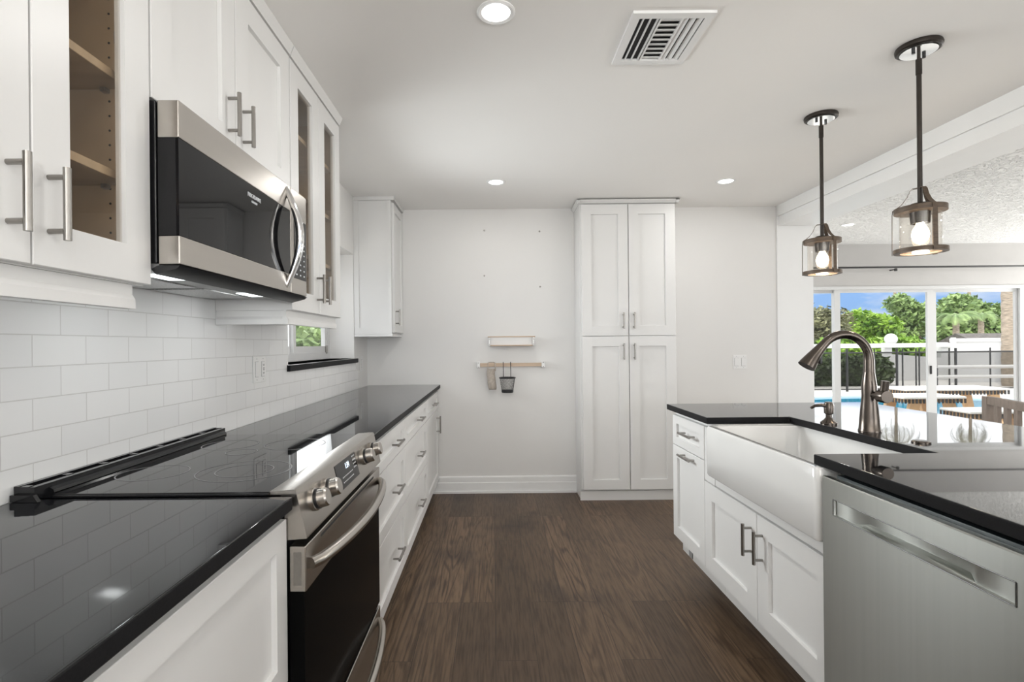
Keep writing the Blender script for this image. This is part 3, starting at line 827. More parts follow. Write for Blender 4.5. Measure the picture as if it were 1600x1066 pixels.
# ------------------------------------------------------------------ pantry
pc = thing('pantry_cabinet', 'tall white four door pantry cabinet against the back wall', 'cabinet', (1.07, 4.22, 0))
PX0, PX1, PF = .706, 1.448, 4.08
obj('carcass', B((PX0 - .012, PX1, PF + .021, D - .001, .088, 2.352)), M_CAB, pc)
obj('plinth', B((PX0 - .012, PX1, PF + .045, D - .001, 0, .0875), (PX0 - .02, PX1, PF + .032, PF + .0445, 0, .075)), M_CAB, pc)
mid = 1.076
for x0, x1 in ((PX0, mid - .003), (mid + .003, PX1 - .002)):
    ha = x1 - .043 if x0 < 1 else x0 + .035
    d = obj('door', shaker('-y', PF, x0, x1, 1.307, 2.345, .02, .078), M_CAB, pc); pull('-y', PF, ha, 1.425, .13, True, d)
    d = obj('door', shaker('-y', PF, x0, x1, .092, 1.302, .02, .078), M_CAB, pc); pull('-y', PF, ha, 1.182, .13, True, d)
bm = bmesh.new()
prism(bm, [(PF + .018, 2.3525), (PF - .002, 2.3525), (PF - .024, 2.372), (PF - .024, 2.378), (PF + .018, 2.378)], 'x', PX0 - .03, PX1 + .03)
prism(bm, [(PX0 - .012, 2.3525), (PX0 - .016, 2.3525), (PX0 - .035, 2.372), (PX0 - .035, 2.378), (PX0 - .012, 2.378)], 'y', PF - .024, D - .001)
prism(bm, [(PX1, 2.3525), (PX1 + .016, 2.3525), (PX1 + .035, 2.372), (PX1 + .035, 2.378), (PX1, 2.378)], 'y', PF - .024, D - .001)
bx(bm, PX0 - .012, PX1, PF + .018, D - .001, 2.3525, 2.378)
obj('crown_moulding', bm, M_CAB, pc)

# ------------------------------------------------------------------ peninsula
IF = .967    # door fronts
IC = .987
IB = 1.60    # back of the cabinets
# far cabinet
fc = thing('base_cabinet', 'white base cabinet at the far end of the sink peninsula', 'cabinet', (1.29, 2.53, 0))
obj('carcass', B((IC, IB, 2.272, 2.795, .195, .8835)), M_CAB, fc)
obj('toe_kick', B((1.16, IB, 2.272, 2.78, 0, .1945)), M_CAB, fc)
obj('valance', B((1.012, 1.03, 2.272, 2.78, .135, .1945)), M_CAB, fc)
dq = obj('drawer', shaker('-x', IF, 2.38, 2.792, .706, .862, .0195, .055, railz=.042), M_CAB, fc); pull('-x', IF, 2.55, .79, .15, False, dq)
dq = obj('door', shaker('-x', IF, 2.38, 2.792, .215, .702, .0195, .062), M_CAB, fc); pull('-x', IF, 2.56, .676, .15, False, dq)
obj('filler_strip', B((.970, IC - .0005, 2.272, 2.3785, .617, .862)), M_CAB, fc)
obj('kick_outlet', B((1.006, 1.0115, 2.64, 2.68, .14, .19), bev=.001), M_GREYLINE, fc, label='small grey plate on the toe kick')
# sink base
sb = thing('base_cabinet', 'white double door base cabinet under the farmhouse sink', 'cabinet', (1.29, 1.9, 0))
obj('carcass', B((IC, IB, 1.481, 2.270, .195, .655)), M_CAB, sb)
obj('side_panel', B((IC, IB, 1.4725, 1.4795, .195, .883)), M_CAB, sb)
obj('toe_kick', B((1.16, IB, 1.475, 2.270, 0, .1945)), M_CAB, sb)
obj('valance', B((1.012, 1.03, 1.475, 2.270, .135, .1945)), M_CAB, sb)
obj('rail', B((IF + .003, IC - .0005, 1.480, 2.268, .618, .668), bev=.002), M_CAB, sb)
for a0, a1, ha in ((1.482, 1.906, 1.868), (1.910, 2.376, 1.950)):
    dq = obj('door', shaker('-x', IF, a0, a1, .215, .612, .0195, .075, railz=.072), M_CAB, sb); pull('-x', IF, ha, .502, .12, True, dq)
# end cabinet towards the camera (beyond the frame edge)
ec = thing('base_cabinet', 'white base cabinet at the near end of the peninsula, past the dishwasher', 'cabinet', (1.29, .5, 0))
obj('carcass', B((IC, IB, .22, .862, .195, .8835)), M_CAB, ec)
obj('toe_kick', B((1.16, IB, .22, .862, 0, .1945)), M_CAB, ec)
obj('valance', B((1.012, 1.03, .22, .862, .135, .1945)), M_CAB, ec)
dq = obj('door', shaker('-x', IF, .223, .859, .215, .862, .0195, .075), M_CAB, ec); pull('-x', IF, .30, .75, .12, True, dq)
# back panel of the peninsula
solo('peninsula_panel', B((IB + .001, IB + .02, .22, 2.795, 0, .8835)), M_CAB, 'white panel closing the dining side of the peninsula', 'panel')
# countertop with the sink cut out
XD = 2.02
SY0, SY1, SXB = 1.530, 2.292, 1.312
poly = [(.945, .20), (XD, .20), (XD, 2.822), (.945, 2.822), (.945, SY1), (SXB, SY1), (SXB, SY0), (.945, SY0)]
bm = bmesh.new(); prism(bm, poly, 'z', .884, .914); bevel(bm, .0035, 2)
solo('countertop', bm, M_GRAN, 'black granite peninsula countertop around the farmhouse sink', 'countertop')
honed([o for o in COL.objects if o.name.startswith('countertop') and len(o.data.materials) == 1][0])
# farmhouse sink
sk = thing('sink', 'white fireclay farmhouse apron sink set in the peninsula', 'sink', (1.15, 1.9, .668))
AX, SX1, S0, S1, SZ0, SZ1 = .928, 1.36, 1.487, 2.268, .668, .8825
bm = bmesh.new()
def rrect(x0, x1, y0, y1, r, z, n=5):
    out = []
    for cx_, cy_, a0 in ((x1 - r, y1 - r, 0), (x0 + r, y1 - r, PI / 2), (x0 + r, y0 + r, PI), (x1 - r, y0 + r, 1.5 * PI)):
        for k in range(n + 1):
            a = a0 + PI / 2 * k / n
            out.append((cx_ + r * math.cos(a), cy_ + r * math.sin(a), z))
    return out
levels = [rrect(AX + .006, SX1, S0 + .006, S1 - .006, .012, SZ0), rrect(AX, SX1, S0, S1, .02, SZ0 + .008), rrect(AX, SX1, S0, S1, .02, SZ1 - .008), rrect(AX + .006, SX1 - .006, S0 + .006, S1 - .006, .016, SZ1),
          rrect(AX + .030, SX1 - .022, S0 + .046, S1 - .030, .02, SZ1), rrect(AX + .036, SX1 - .026, S0 + .05, S1 - .034, .022, SZ1 - .006), rrect(AX + .042, SX1 - .034, S0 + .06, S1 - .042, .03, SZ0 + .035), rrect(AX + .055, SX1 - .05, S0 + .075, S1 - .058, .03, SZ0 + .022)]
rings = [[bm.verts.new(p) for p in L_] for L_ in levels]
for a, b in zip(rings, rings[1:]):
    n = len(a)
    for k in range(n): bm.faces.new((a[k], a[(k + 1) % n], b[(k + 1) % n], b[k]))
bm.faces.new(rings[0]); bm.faces.new(rings[-1])
obj('basin', bm, M_PORC, sk, sharp=50)
obj('drain', lathe(bmesh.new(), (1.15, 1.88, SZ0 + .0225), [(0, 0), (.045, 0), (.045, .004), (.03, .005), (0, .002)], 24), M_CHROME, sk)

# faucet
fx, fy = 1.385, 1.905
fa = thing('faucet', 'dark pewter gooseneck pull down faucet standing behind the sink', 'faucet', (fx, fy, .9145))
Z = .9145
bm = lathe(bmesh.new(), (fx, fy, Z), [(0, 0), (.036, 0), (.036, .004), (.034, .008), (.031, .05), (.027, .095), (.024, .13), (.0245, .165), (.020, .20), (.0165, .225), (0, .226)], 28)
obj('base_body', bm, M_BRONZE, fa)
bm = bmesh.new()
P = [(fx, fy, Z + .20), (fx, fy, Z + .26)]
R_ = .092
for i in range(1, 15):
    a = PI * i / 18
    P.append((fx - R_ + R_ * math.cos(a), fy, Z + .265 + R_ * math.sin(a)))
obj('gooseneck', tube(bm, P, [.0180, .0170] + [.0155] * 14, 18), M_BRONZE, fa)
e1 = Vector(P[-1]); tdir = (Vector(P[-1]) - Vector(P[-2])).normalized()
bm = bmesh.new()
hp = []; d0 = tdir.copy(); pcur = e1
for i in range(9):
    hp.append(pcur.copy()); d0 = (d0 + Vector((.00, 0, -.035))).normalized(); pcur = pcur + d0 * .0135
sh = obj('spray_head', tube(bm, hp, [.0155, .0165, .0175, .019, .021, .0235, .026, .0285, .0305], 20), M_BRONZE, fa, sharp=40)
bq = hp[4]
obj('spray_button', B((bq.x + .014, bq.x + .024, fy - .007, fy + .007, bq.z - .035, bq.z + .005), bev=.003), M_BLACK, sh)
bm = bmesh.new()
lathe(bm, (fx, fy - .02, Z + .135), [(.013, 0), (.014, .03), (.0225, .034), (.0235, .062), (.021, .068), (0, .068)], 22, (0, -1, 0))
hb = obj('handle_hub', bm, M_BRONZE, fa)
bm = bmesh.new(); tube(bm, [(fx, fy - .07, Z + .145), (fx + .001, fy - .073, Z + .165), (fx + .002, fy - .076, Z + .19)], [.0135, .013, .013], 14)
obj('lever', bm, M_BRONZE, hb)
# soap dispenser
sx, sy = 1.352, 2.085
sd = thing('soap_dispenser', 'small dark pewter soap dispenser pump left of the faucet', 'soap dispenser', (sx, sy, .9145))
obj('pump_body', lathe(bmesh.new(), (sx, sy, Z), [(0, 0), (.030, 0), (.030, .006), (.018, .016), (.011, .026), (.011, .038), (.0165, .042), (.018, .075), (.013, .088), (0, .089)], 24), M_BRONZE, sd)
bm = bmesh.new(); tube(bm, [(sx, sy, Z + .07), (sx - .03, sy, Z + .075), (sx - .055, sy, Z + .073), (sx - .072, sy, Z + .064)], [.0085, .007, .006, .005], 12)
obj('spout', bm, M_BRONZE, sd)
solo('air_switch', lathe(bmesh.new(), (1.39, 1.682, Z), [(0, 0), (.026, 0), (.026, .004), (.021, .007), (0, .007)], 26), M_BRONZE, 'dark round push button in the counter right of the faucet', 'button')

# dishwasher
dw = thing('dishwasher', 'stainless steel dishwasher with a recessed pocket handle, under the peninsula counter', 'dishwasher', (1.27, 1.17, 0))
W0, W1 = .872, 1.468
obj('tub', B((1.0, IB, W0 + .002, W1 - .002, .1, .868)), M_DARK, dw)
obj('top_strip', B((.953, .9995, W0 + .01, W1 - .03, .835, .8745), bev=.002), mat('dark_slate_plastic', (.035, .045, .05), .25), dw, label='dark control strip on the door top')
DF = .93
bm = bmesh.new()
# door skin: front with a rectangular pocket
hy0, hy1, hz0, hz1 = .924, 1.418, .770, .812
def quadring(bm, A, Bq):
    for i in range(4): bm.faces.new((A[i], A[(i + 1) % 4], Bq[(i + 1) % 4], Bq[i]))
def rc(y0, y1, z0, z1, x): return [bm.verts.new((x, y, z)) for y, z in ((y0, z0), (y1, z0), (y1, z1), (y0, z1))]
bk = rc(W0, W1, .10, .866, .952); sdq = rc(W0, W1, .10, .866, DF + .003); ot = rc(W0 + .003, W1 - .003, .103, .863, DF)
h1 = rc(hy0, hy1, hz0, hz1, DF); h2 = rc(hy0 + .002, hy1 - .002, hz0 + .002, hz1 - .002, DF + .005)
quadring(bm, bk, sdq); quadring(bm, sdq, ot); quadring(bm, ot, h1); quadring(bm, h1, h2); bm.faces.new(bk)
# pocket: two flat end plates and a scooped middle
py0, py1 = hy0 + .11, hy1 - .11
xa, xb = DF + .005, DF + .021
zt, zb = hz1 - .002, hz0 + .002
v = lambda y, z, x: bm.verts.new((x, y, z))
a = [v(hy0 + .002, zb, xa), v(hy0 + .002, zt, xa), v(py0 - .03, zt, xa), v(py0 - .03, zb, xa)]
b = [v(py0, zb + .01, xb), v(py0, zt, xb)]
c = [v(py1, zb + .01, xb), v(py1, zt, xb)]
d4 = [v(py1 + .03, zt, xa), v(py1 + .03, zb, xa), v(hy1 - .002, zb, xa), v(hy1 - .002, zt, xa)]
bm.faces.new(a); bm.faces.new((a[3], a[2], b[1], b[0])); bm.faces.new((b[0], b[1], c[1], c[0])); bm.faces.new((c[0], c[1], d4[0], d4[1]))
bm.faces.new((d4[1], d4[0], d4[3], d4[2])); bm.faces.new((a[3], b[0], c[0], d4[1]))
bm.faces.new((a[2], d4[0], c[1], b[1]))
bmesh.ops.remove_doubles(bm, verts=bm.verts[:], dist=1e-5)
ddoor = obj('door', bm, M_STEELV, dw, label='satin stainless steel door')
bm = bmesh.new()
rim = [(DF - .0005, y, z) for y, z in ((hy0 - .001, hz0 - .001), (hy1 + .001, hz0 - .001), (hy1 + .001, hz1 + .001), (hy0 - .001, hz1 + .001))]
for i in range(4): tube(bm, [rim[i], rim[(i + 1) % 4]], .0014, 8)
obj('handle_rim', bm, mat('dark_steel_edge', (.12, .12, .115), .35, .9), ddoor)
obj('toe_panel', B((1.16, 1.17, W0 + .005, W1 - .005, 0, .099)), M_BLACK, dw)

# ------------------------------------------------------------------ switch and outlet plates
def plate(face, f, a0, a1, z0, z1, label, ngang=2, cat='switch plate', gfi=False):
    loc = fp(face, (a0 + a1) / 2, z0, 0, f)
    t = thing('switch_plate', label, cat, loc)
    def fb(b0, b1, c0, c1, d0, d1):
        p, q2 = fp(face, b0, c0, d0, f), fp(face, b1, c1, d1, f)
        return (p[0], q2[0], p[1], q2[1], p[2], q2[2])
    obj('cover', B(fb(a0, a1, z0, z1, -.005, -.0003), bev=.0015), M_PLATE, t)
    wdt = (a1 - a0) / ngang
    for i in range(ngang):
        c0 = a0 + wdt * (i + .5); hz = (z0 + z1) / 2; hw = .0165 if wdt > .04 else .009
        obj('rim', B(fb(c0 - hw - .0012, c0 + hw + .0012, hz - .0345, hz + .0345, -.0054, -.005)), M_GREYLINE, t)
        r = obj('rocker' if not (gfi and i == 1) else 'outlet', B(fb(c0 - hw, c0 + hw, hz - .033, hz + .033, -.0085, -.0055), bev=.001), M_PLATE, t)
        if gfi and i == 1:
            bm = bmesh.new()
            for zz in (-.018, .018):
                for aa in (-.006, .006): bx(bm, *fb(c0 + aa - .0012, c0 + aa + .0012, hz + zz - .004, hz + zz + .004, -.009, -.0084))
            for zz in (-.004, .004): bx(bm, *fb(c0 - .006, c0 + .006, hz + zz - .0015, hz + zz + .0015, -.009, -.0084))
            obj('slots', bm, M_DARK, r)
        for zz in (z0 + .012, z1 - .012):
            p = fp(face, c0, zz, -.0048, f); q2 = fp(face, c0, zz, -.0058, f); obj('screw', tube(bmesh.new(), [p, q2], .0022, 10), M_GREYLINE, t)
    return t
plate('+x', TX, 2.262, 2.385, 1.088, 1.205, 'white double plate with rocker switch and outlet on the tile', 2, gfi=True)
plate('+x', XW, 4.125, 4.197, 1.045, 1.165, 'white single switch plate below the corner wall cabinet', 1)
plate('-y', D, 2.022, 2.138, 1.022, 1.138, 'white double switch plate on the back wall right of the pantry', 2)

# ------------------------------------------------------------------ rack, rail, bag and basket on the back wall
rk = thing('wall_rack', 'small white rack with wooden lips, upper of the two wall fittings', 'rack', (.155, D, 1.235))
for xx in (-.035, .332): 
    b = obj('end_bracket', B((xx, xx + .014, D - .075, D - .0005, 1.236, 1.305), bev=.002), M_PLATE, rk)
    for zz in (1.248, 1.29): obj('screw', tube(bmesh.new(), [(xx + .007, D - .0751, zz), (xx + .007, D - .0775, zz)], .0045, 10), M_NICKEL, b)
obj('back_board', B((-.02, .331, D - .012, D - .0005, 1.243, 1.30)), M_PLATE, rk)
obj('upper_rail', B((-.042, .352, D - .082, D - .070, 1.3055, 1.315), bev=.002), M_PINE, rk, label='pale wooden rail')
obj('bottom_board', B((-.02, .331, D - .078, D - .0125, 1.234, 1.243), bev=.001), M_PINE, rk, label='pale wooden board')
rl = thing('wall_rail', 'pale wooden hanging rail with white end brackets under the small rack', 'rail', (.15, D, 1.06))
obj('bar', B((-.115, .412, D - .048, D - .034, 1.062, 1.092), bev=.002), M_PINE, rl)
for xx in (-.136, .405):
    b = obj('end_bracket', B((xx, xx + .028, D - .055, D - .0005, 1.052, 1.102), bev=.003), M_PLATE, rl)
    for zz in (1.06, 1.094): obj('screw', tube(bmesh.new(), [(xx + .014, D - .0551, zz), (xx + .014, D - .0575, zz)], .005, 10), M_NICKEL, b)
# fabric bag hung on the rail
bg_ = thing('fabric_bag', 'small beige linen bag hanging from the left of the wooden rail', 'bag', (-.012, D - .065, .875))
bm = bmesh.new()
prof = [(.875, .022, .030), (.89, .030, .034), (.93, .031, .035), (.97, .030, .034), (1.0, .028, .033), (1.025, .030, .034), (1.045, .033, .036)]
rings = []
for z, ry, rx in prof:
    ring = []
    for k in range(20):
        a = 2 * PI * k / 20; wob = 1 + .06 * math.sin(3 * a + z * 60)
        ring.append(bm.verts.new((-.012 + rx * wob * math.cos(a) + .006 * math.sin(z * 30), D - .085 + ry * wob * math.sin(a), z)))
    rings.append(ring)
for a, b in zip(rings, rings[1:]):
    for k in range(20): bm.faces.new((a[k], a[(k + 1) % 20], b[(k + 1) % 20], b[k]))
bm.faces.new(rings[0])
obj('pouch', bm, M_FABRIC, bg_, sharp=80)
bm = bmesh.new(); tube(bm, [(-.044, D - .08, 1.03), (-.042, D - .055, 1.094), (-.03, D - .041, 1.098), (.006, D - .041, 1.098), (.018, D - .055, 1.094), (.02, D - .08, 1.03)], .004, 8)
obj('hanging_loop', bm, M_FABRIC, bg_)
bk_ = thing('mesh_basket', 'black wire mesh basket hung by two hooks from the wooden rail', 'basket', (.117, D - .1, .85))
bc = (.117, D - .105)
bm = lathe(bmesh.new(), (bc[0], bc[1], .972), [(.064 + .0055 * math.cos(a), .0055 * math.sin(a)) for a in [2 * PI * k / 10 for k in range(10)]], 40, close=True)
obj('rim', bm, M_BLACKRAIL, bk_)
bm = bmesh.new()
nn = 30
for k in range(nn):
    for dr_ in (1, -1):
        pts = []
        for i in range(5):
            t = i / 4; a = 2 * PI * k / nn + dr_ * t * .75; r = .047 + .016 * t
            pts.append((bc[0] + r * math.cos(a), bc[1] + r * math.sin(a), .868 + .103 * t))
        tube(bm, pts, .0007, 4)
ms = obj('mesh_wall', bm, M_BLACKRAIL, bk_)
obj('base_cup', lathe(bmesh.new(), (bc[0], bc[1], .85), [(0, 0), (.045, 0), (.0485, .004), (.0492, .022), (.047, .022), (.045, .006), (0, .005)], 32), M_BLACKRAIL, bk_)
for xx in (.085, .147):
    bm = bmesh.new(); tube(bm, [(xx, D - .108 + .052, .972), (xx, D - .0555, 1.04), (xx, D - .053, 1.088), (xx, D - .048, 1.097), (xx, D - .038, 1.0985), (xx, D - .0295, 1.096), (xx, D - .028, 1.08)], .0028, 8)
    obj('hook', bm, M_BLACKRAIL, bk_)
for (xx, zz), lab in zip(((-.062, 2.21), (.403, 2.197), (-.065, 1.828), (.404, 1.731)), ('upper left', 'upper right', 'lower left', 'lower right')):
    bm = lathe(bmesh.new(), (xx, D - .0005, zz), [(0, .004), (.006, .003), (.008, 0), (0, 0)], 12, (0, -1, 0))
    solo('wall_anchor', bm, M_NICKEL, lab + ' of four small screw anchors on the bare back wall', 'screw', group='screw anchors on the back wall')

# ------------------------------------------------------------------ ceiling fixtures
M_LENS = emis('lit_led_lens', (1.0, .99, .97), 9.0)
def can(x, y, z, power, label=None, rings=True):
    t = thing('ceiling_light', label or 'round recessed ceiling light in the dining area ceiling', 'ceiling light', (x, y, z), 'recessed ceiling lights')
    obj('trim_ring', lathe(bmesh.new(), (x, y, z), [(.048, -.0005), (.066, -.0005), (.066, -.004), (.06, -.007), (.049, -.004)], 36, close=True), M_TRIM, t)
    obj('lens', lathe(bmesh.new(), (x, y, z), [(0, -.002), (.0478, -.002), (.0478, -.0004), (0, -.0004)], 32), M_LENS, t, label='glowing round lens')
    area('downlight', (x, y, z - .012), (0, 0, -1), .09, .09, power, (1, .985, .96), 'DISK')
    return t
KC = 3.2
can(.022, 1.775, H, 4.2, 'round recessed ceiling light nearest the camera, left of the air vent')
can(.033, 3.63, H, KC, 'round recessed ceiling light before the back wall, left of the pantry')
can(1.66, 3.66, H, KC, 'round recessed ceiling light before the back wall, right of the pantry')
can(1.35, .35, H, KC, 'added unseen round recessed ceiling light overhead behind the pendants')  # this and the next two are unseen, added to light the kitchen
can(.02, -.2, H, 3.0, 'added unseen round recessed ceiling light over the aisle just behind the camera')
can(.02, -1.6, H, KC, 'added unseen round recessed ceiling light near the added rear window')
can(3.545, 5.144, 2.405, 5, 'round recessed ceiling light in the textured dining ceiling near the beam')
for xx, yy in ((5.6, 5.1), (3.6, 2.6), (5.6, 2.6), (3.6, .2), (5.6, .2)):  # unseen extra lights, added to brighten the dining area
    can(xx, yy, 2.405, 5, {5.1: 'added unseen round recessed dining ceiling light near the sliding door', 2.6: 'added unseen round recessed light in the middle of the dining ceiling', .2: 'added unseen round recessed light at the rear of the dining ceiling'}[yy] + (' on the kitchen side' if xx < 4 else ' on the garden side'))
# air vent
vt = thing('air_vent', 'square white louvred air vent in the kitchen ceiling', 'vent', (.637, 1.94, H))
v0x, v1x, v0y, v1y = .494, .782, 1.775, 2.102
bm = bmesh.new(); zb = H - .010; fr_ = .03
for a in ((v0x, v1x, v0y, v0y + fr_), (v0x, v1x, v1y - fr_, v1y), (v0x, v0x + fr_, v0y + fr_, v1y - fr_), (v1x - fr_, v1x, v0y + fr_, v1y - fr_)):
    bx(bm, *a, zb, H - .0003)
obj('frame', bm, M_TRIM, vt)
obj('duct_backing', B((v0x + fr_, v1x - fr_, v0y + fr_, v1y - fr_, H - .0015, H - .0004)), M_DARK, vt)
ix0, ix1, iy0, iy1 = v0x + fr_, v1x - fr_, v0y + fr_, v1y - fr_
third = (ix1 - ix0) / 3
def louvre(x0, x1, y0, y1, axis, tilt):
    bm = bmesh.new()
    if axis == 'y':
        c = (x0 + x1) / 2
        prism(bm, [(c - .008, zb + (.002 if tilt > 0 else .0105 - .002)), (c + .008, zb + (.0085 if tilt > 0 else .0)), (c + .008, zb + (.0095 if tilt > 0 else .001)), (c - .008, zb + (.003 if tilt > 0 else .0095))], 'y', y0, y1)
    else:
        c = (y0 + y1) / 2
        prism(bm, [(c - .0125, zb + .0005), (c + .0125, zb + .0075), (c + .0125, zb + .0085), (c - .0125, zb + .0015)], 'x', x0, x1)
    return bm
for k in range(3):
    xx = ix0 + third * (k + .6) / 3; obj('louvre', B((xx - .002, xx + .002, iy0, iy1, zb, zb + .008)), M_TRIM, vt)
    xx = ix0 + third * 2 + third * (k + .5) / 3; obj('louvre', louvre(xx, xx, iy0, iy1, 'y', -1), M_TRIM, vt)
for k in range(9):
    yy = iy0 + (iy1 - iy0) * (k + .5) / 9; obj('louvre', louvre(ix0 + third, ix0 + 2 * third, yy, yy, 'x', 1), M_TRIM, vt)
for q_ in (1, 2): obj('divider', B((ix0 + q_ * third - .003, ix0 + q_ * third + .003, iy0, iy1, zb - .001, zb + .008)), M_TRIM, vt)

# pendants
M_BULB = emis('glowing_bulb', (1.0, .86, .64), 7.0)
def pendant(x, y, label, rot):
    t = thing('pendant_light', label, 'pendant light', (x, y, H), 'pair of pendant lights over the peninsula')
    c = obj('canopy', lathe(bmesh.new(), (x, y, H - .0005), [(0, 0), (.074, 0), (.076, -.006), (.074, -.016), (.068, -.02), (0, -.021)], 40), M_IRON, t)
    obj('canopy_plate', lathe(bmesh.new(), (x, y, H - .0222), [(0, 0), (.060, 0), (.060, -.002), (0, -.003)], 36), M_CHROME, c, label='shiny plate below the canopy')
    for s in (-1, 1): obj('canopy_screw', tube(bmesh.new(), [(x + .036 * s * .9, y + .036 * s * .4, H - .022), (x + .036 * s * .9, y + .036 * s * .4, H - .038)], .006, 8), M_BLACKRAIL, c)
    bm = bmesh.new(); tube(bm, [(x, y, H - .025), (x, y, H - .05), (x, y, H - .052), (x, y, H - .11), (x, y, H - .112), (x, y, 1.775)], [.006, .006, .0105, .0105, .0085, .0085], 14)
    obj('rod', bm, M_IRON, t)
    obj('top_ring', lathe(bmesh.new(), (x, y, 1.743), [(.030, .0), (.083, .0), (.083, .020), (.078, .020), (.078, .010), (.030, .010)], 44, close=True), M_WEATHER, t)
    obj('socket_cup', lathe(bmesh.new(), (x, y, 1.70), [(.024, 0), (.03, .0), (.034, .045), (.036, .053), (.036, .072), (.030, .078), (.0, .079), (0, .07), (.024, .06)], 28, close=False), M_IRON, t)
    obj('bottom_ring', lathe(bmesh.new(), (x, y, 1.587), [(.064, .0), (.085, .0), (.085, .016), (.080, .016), (.080, .006), (.064, .006)], 44, close=True), M_WEATHER, t)
    obj('glass_cylinder', lathe(bmesh.new(), (x, y, 1.594), [(.066, 0), (.066, .148), (.064, .148), (.064, 0)], 40, close=True), M_BULBGLASS, t, label='clear seeded glass cylinder')
    for k in range(3):
        a = rot + k * 2 * PI / 3
        dx, dy = math.cos(a), math.sin(a); wv = (-dy, dx, 0)
        pts = [(x + r * dx, y + r * dy, z) for r, z in ((.006, 1.838), (.022, 1.838), (.030, 1.830), (.040, 1.805), (.055, 1.783), (.072, 1.768), (.0845, 1.760), (.0865, 1.745), (.087, 1.66), (.0875, 1.585))]
        obj('strap', ribbon(bmesh.new(), pts, wv, .016, .002, None), M_WEATHER, t)
    b = obj('bulb', lathe(bmesh.new(), (x, y, 1.62), [(0, 0), (.012, .004), (.024, .018), (.0285, .036), (.025, .056), (.016, .072), (.0125, .084), (.0125, .092)], 24), M_BULB, t, label='glowing warm bulb')
    l = bpy.data.lights.new('pendant_lamp', 'POINT'); l.energy = 2.6; l.color = (1, .86, .68); l.shadow_soft_size = .03
    o = bpy.data.objects.new('pendant_lamp', l); COL.objects.link(o); o.location = (x, y, 1.60)
    return t
def strapang(x, y, left):
    az = math.atan2(y, x)   # view direction; screen right is az - 90 deg, towards camera is az + 180
    return az + math.radians(left)
pendant(1.672, 2.617, 'bronze pendant lantern with clear glass, the farther of the two over the peninsula', strapang(1.672, 2.617, 97))
pendant(1.663, 2.006, 'bronze pendant lantern with clear glass, the nearer of the two over the peninsula', strapang(1.663, 2.006, 90))

# ------------------------------------------------------------------ dining chair beyond the peninsula
chr_ = thing('dining_chair', 'greyed wooden slat back chair beyond the peninsula by the glass door', 'chair', (2.60, 2.22, 0))
cA = Vector((2.455, 2.60, 0)); cB = Vector((2.26, 2.09, 0))
cu = (cB - cA).normalized(); cn = Vector((cu.y * -1, cu.x, 0)); 
if cn.x < 0: cn = -cn     # seat lies on the +x side
Wc = (cB - cA).length
def cpt(a, d, z): return cA + cu * a + cn * d + Vector((0, 0, z))
def cbox(bm, a0, a1, d0, d1, z0, z1, lean=0):
    v = [bm.verts.new(cpt(a, d - (lean * (z - .44) if lean else 0), z)) for z in (z0, z1) for a, d in ((a0, d0), (a1, d0), (a1, d1), (a0, d1))]
    for f in ((0, 1, 2, 3), (4, 5, 6, 7), (0, 1, 5, 4), (1, 2, 6, 5), (2, 3, 7, 6), (3, 0, 4, 7)): bm.faces.new([v[i] for i in f])
    return bm
LEAN = .10
for a0 in (0, Wc - .045): obj('rear_leg', cbox(bmesh.new(), a0, a0 + .045, 0, .035, .0, .964, LEAN if False else .0001), M_CHAIR, chr_)
for a0 in (0, Wc - .045): obj('front_leg', cbox(bmesh.new(), a0, a0 + .045, .46, .495, 0, .43), M_CHAIR, chr_)
obj('top_rail', cbox(bmesh.new(), .0452, Wc - .0452, .002, .03, .928, .966), M_CHAIR, chr_)
obj('lower_rail', cbox(bmesh.new(), .0452, Wc - .0452, .002, .03, .56, .60), M_CHAIR, chr_)
nsl = 5
for k in range(nsl):
    a = .045 + (Wc - .09) * (k + .75) / (nsl + .5)
    obj('back_slat', cbox(bmesh.new(), a - .016, a + .016, .008, .024, .6005, .9275), M_CHAIR, chr_)
obj('seat', cbox(bmesh.new(), .0, Wc, .036, .50, .4305, .455), M_CHAIR, chr_)
obj('apron', cbox(bmesh.new(), .046, Wc - .046, .462, .485, .36, .43), M_CHAIR, chr_)

# ------------------------------------------------------------------ outside: patio, pool, fences, plants
GZ = -.15
struct('ground_patio', B((-12, 40, 6.33, 60, GZ - .2, GZ), (2, 10, 6.325, 6.5, GZ, -.03)), M_CONC, 'pale concrete patio and garden ground outside', 'patio')
struct('ground_side', B((-14, XO - .02, -12, 6.3, GZ - .2, GZ), (XR + .15, 40, -12, 6.32, GZ - .2, GZ), (XO, XR + .1, -12, REAR_Y - .15, GZ - .2, GZ)), M_CONC, 'pale ground beside and behind the house', 'ground')
struct('roof', B((XO - .6, XR + .7, REAR_Y - .9, DD + .45, 2.54, 2.66)), M_VINYL, 'unseen white house roof, added with eaves to keep the sun out', 'roof')  # unseen roof, eaves added to block the sun at the rear
def gp(u, y, v=None):
    """world x for picture column u at distance y (used once to lay the garden out)"""
    return (u - 770) / 808 * y
pl = thing('swimming_pool', 'blue swimming pool in the patio beyond the loungers', 'pool', (8.5, 11, GZ))
bm = bmesh.new(); xs = [(9.1 + 2.9 * math.cos(2 * PI * k / 40), 11.0 + 1.8 * math.sin(2 * PI * k / 40)) for k in range(40)]
prism(bm, xs, 'z', GZ - .1, GZ + .012); obj('water', bm, M_POOL, pl)
bm = bmesh.new()
lathe(bm, (0, 0, 0), [(1.0, 0), (1.08, 0), (1.08, 1), (1.0, 1)], 40, close=True)
for v_ in bm.verts: v_.co = Vector((9.1 + 2.9 * v_.co.x, 11.0 + 1.8 * v_.co.y, GZ + .001 + v_.co.z * .05))
obj('coping', bm, M_VINYL, pl)

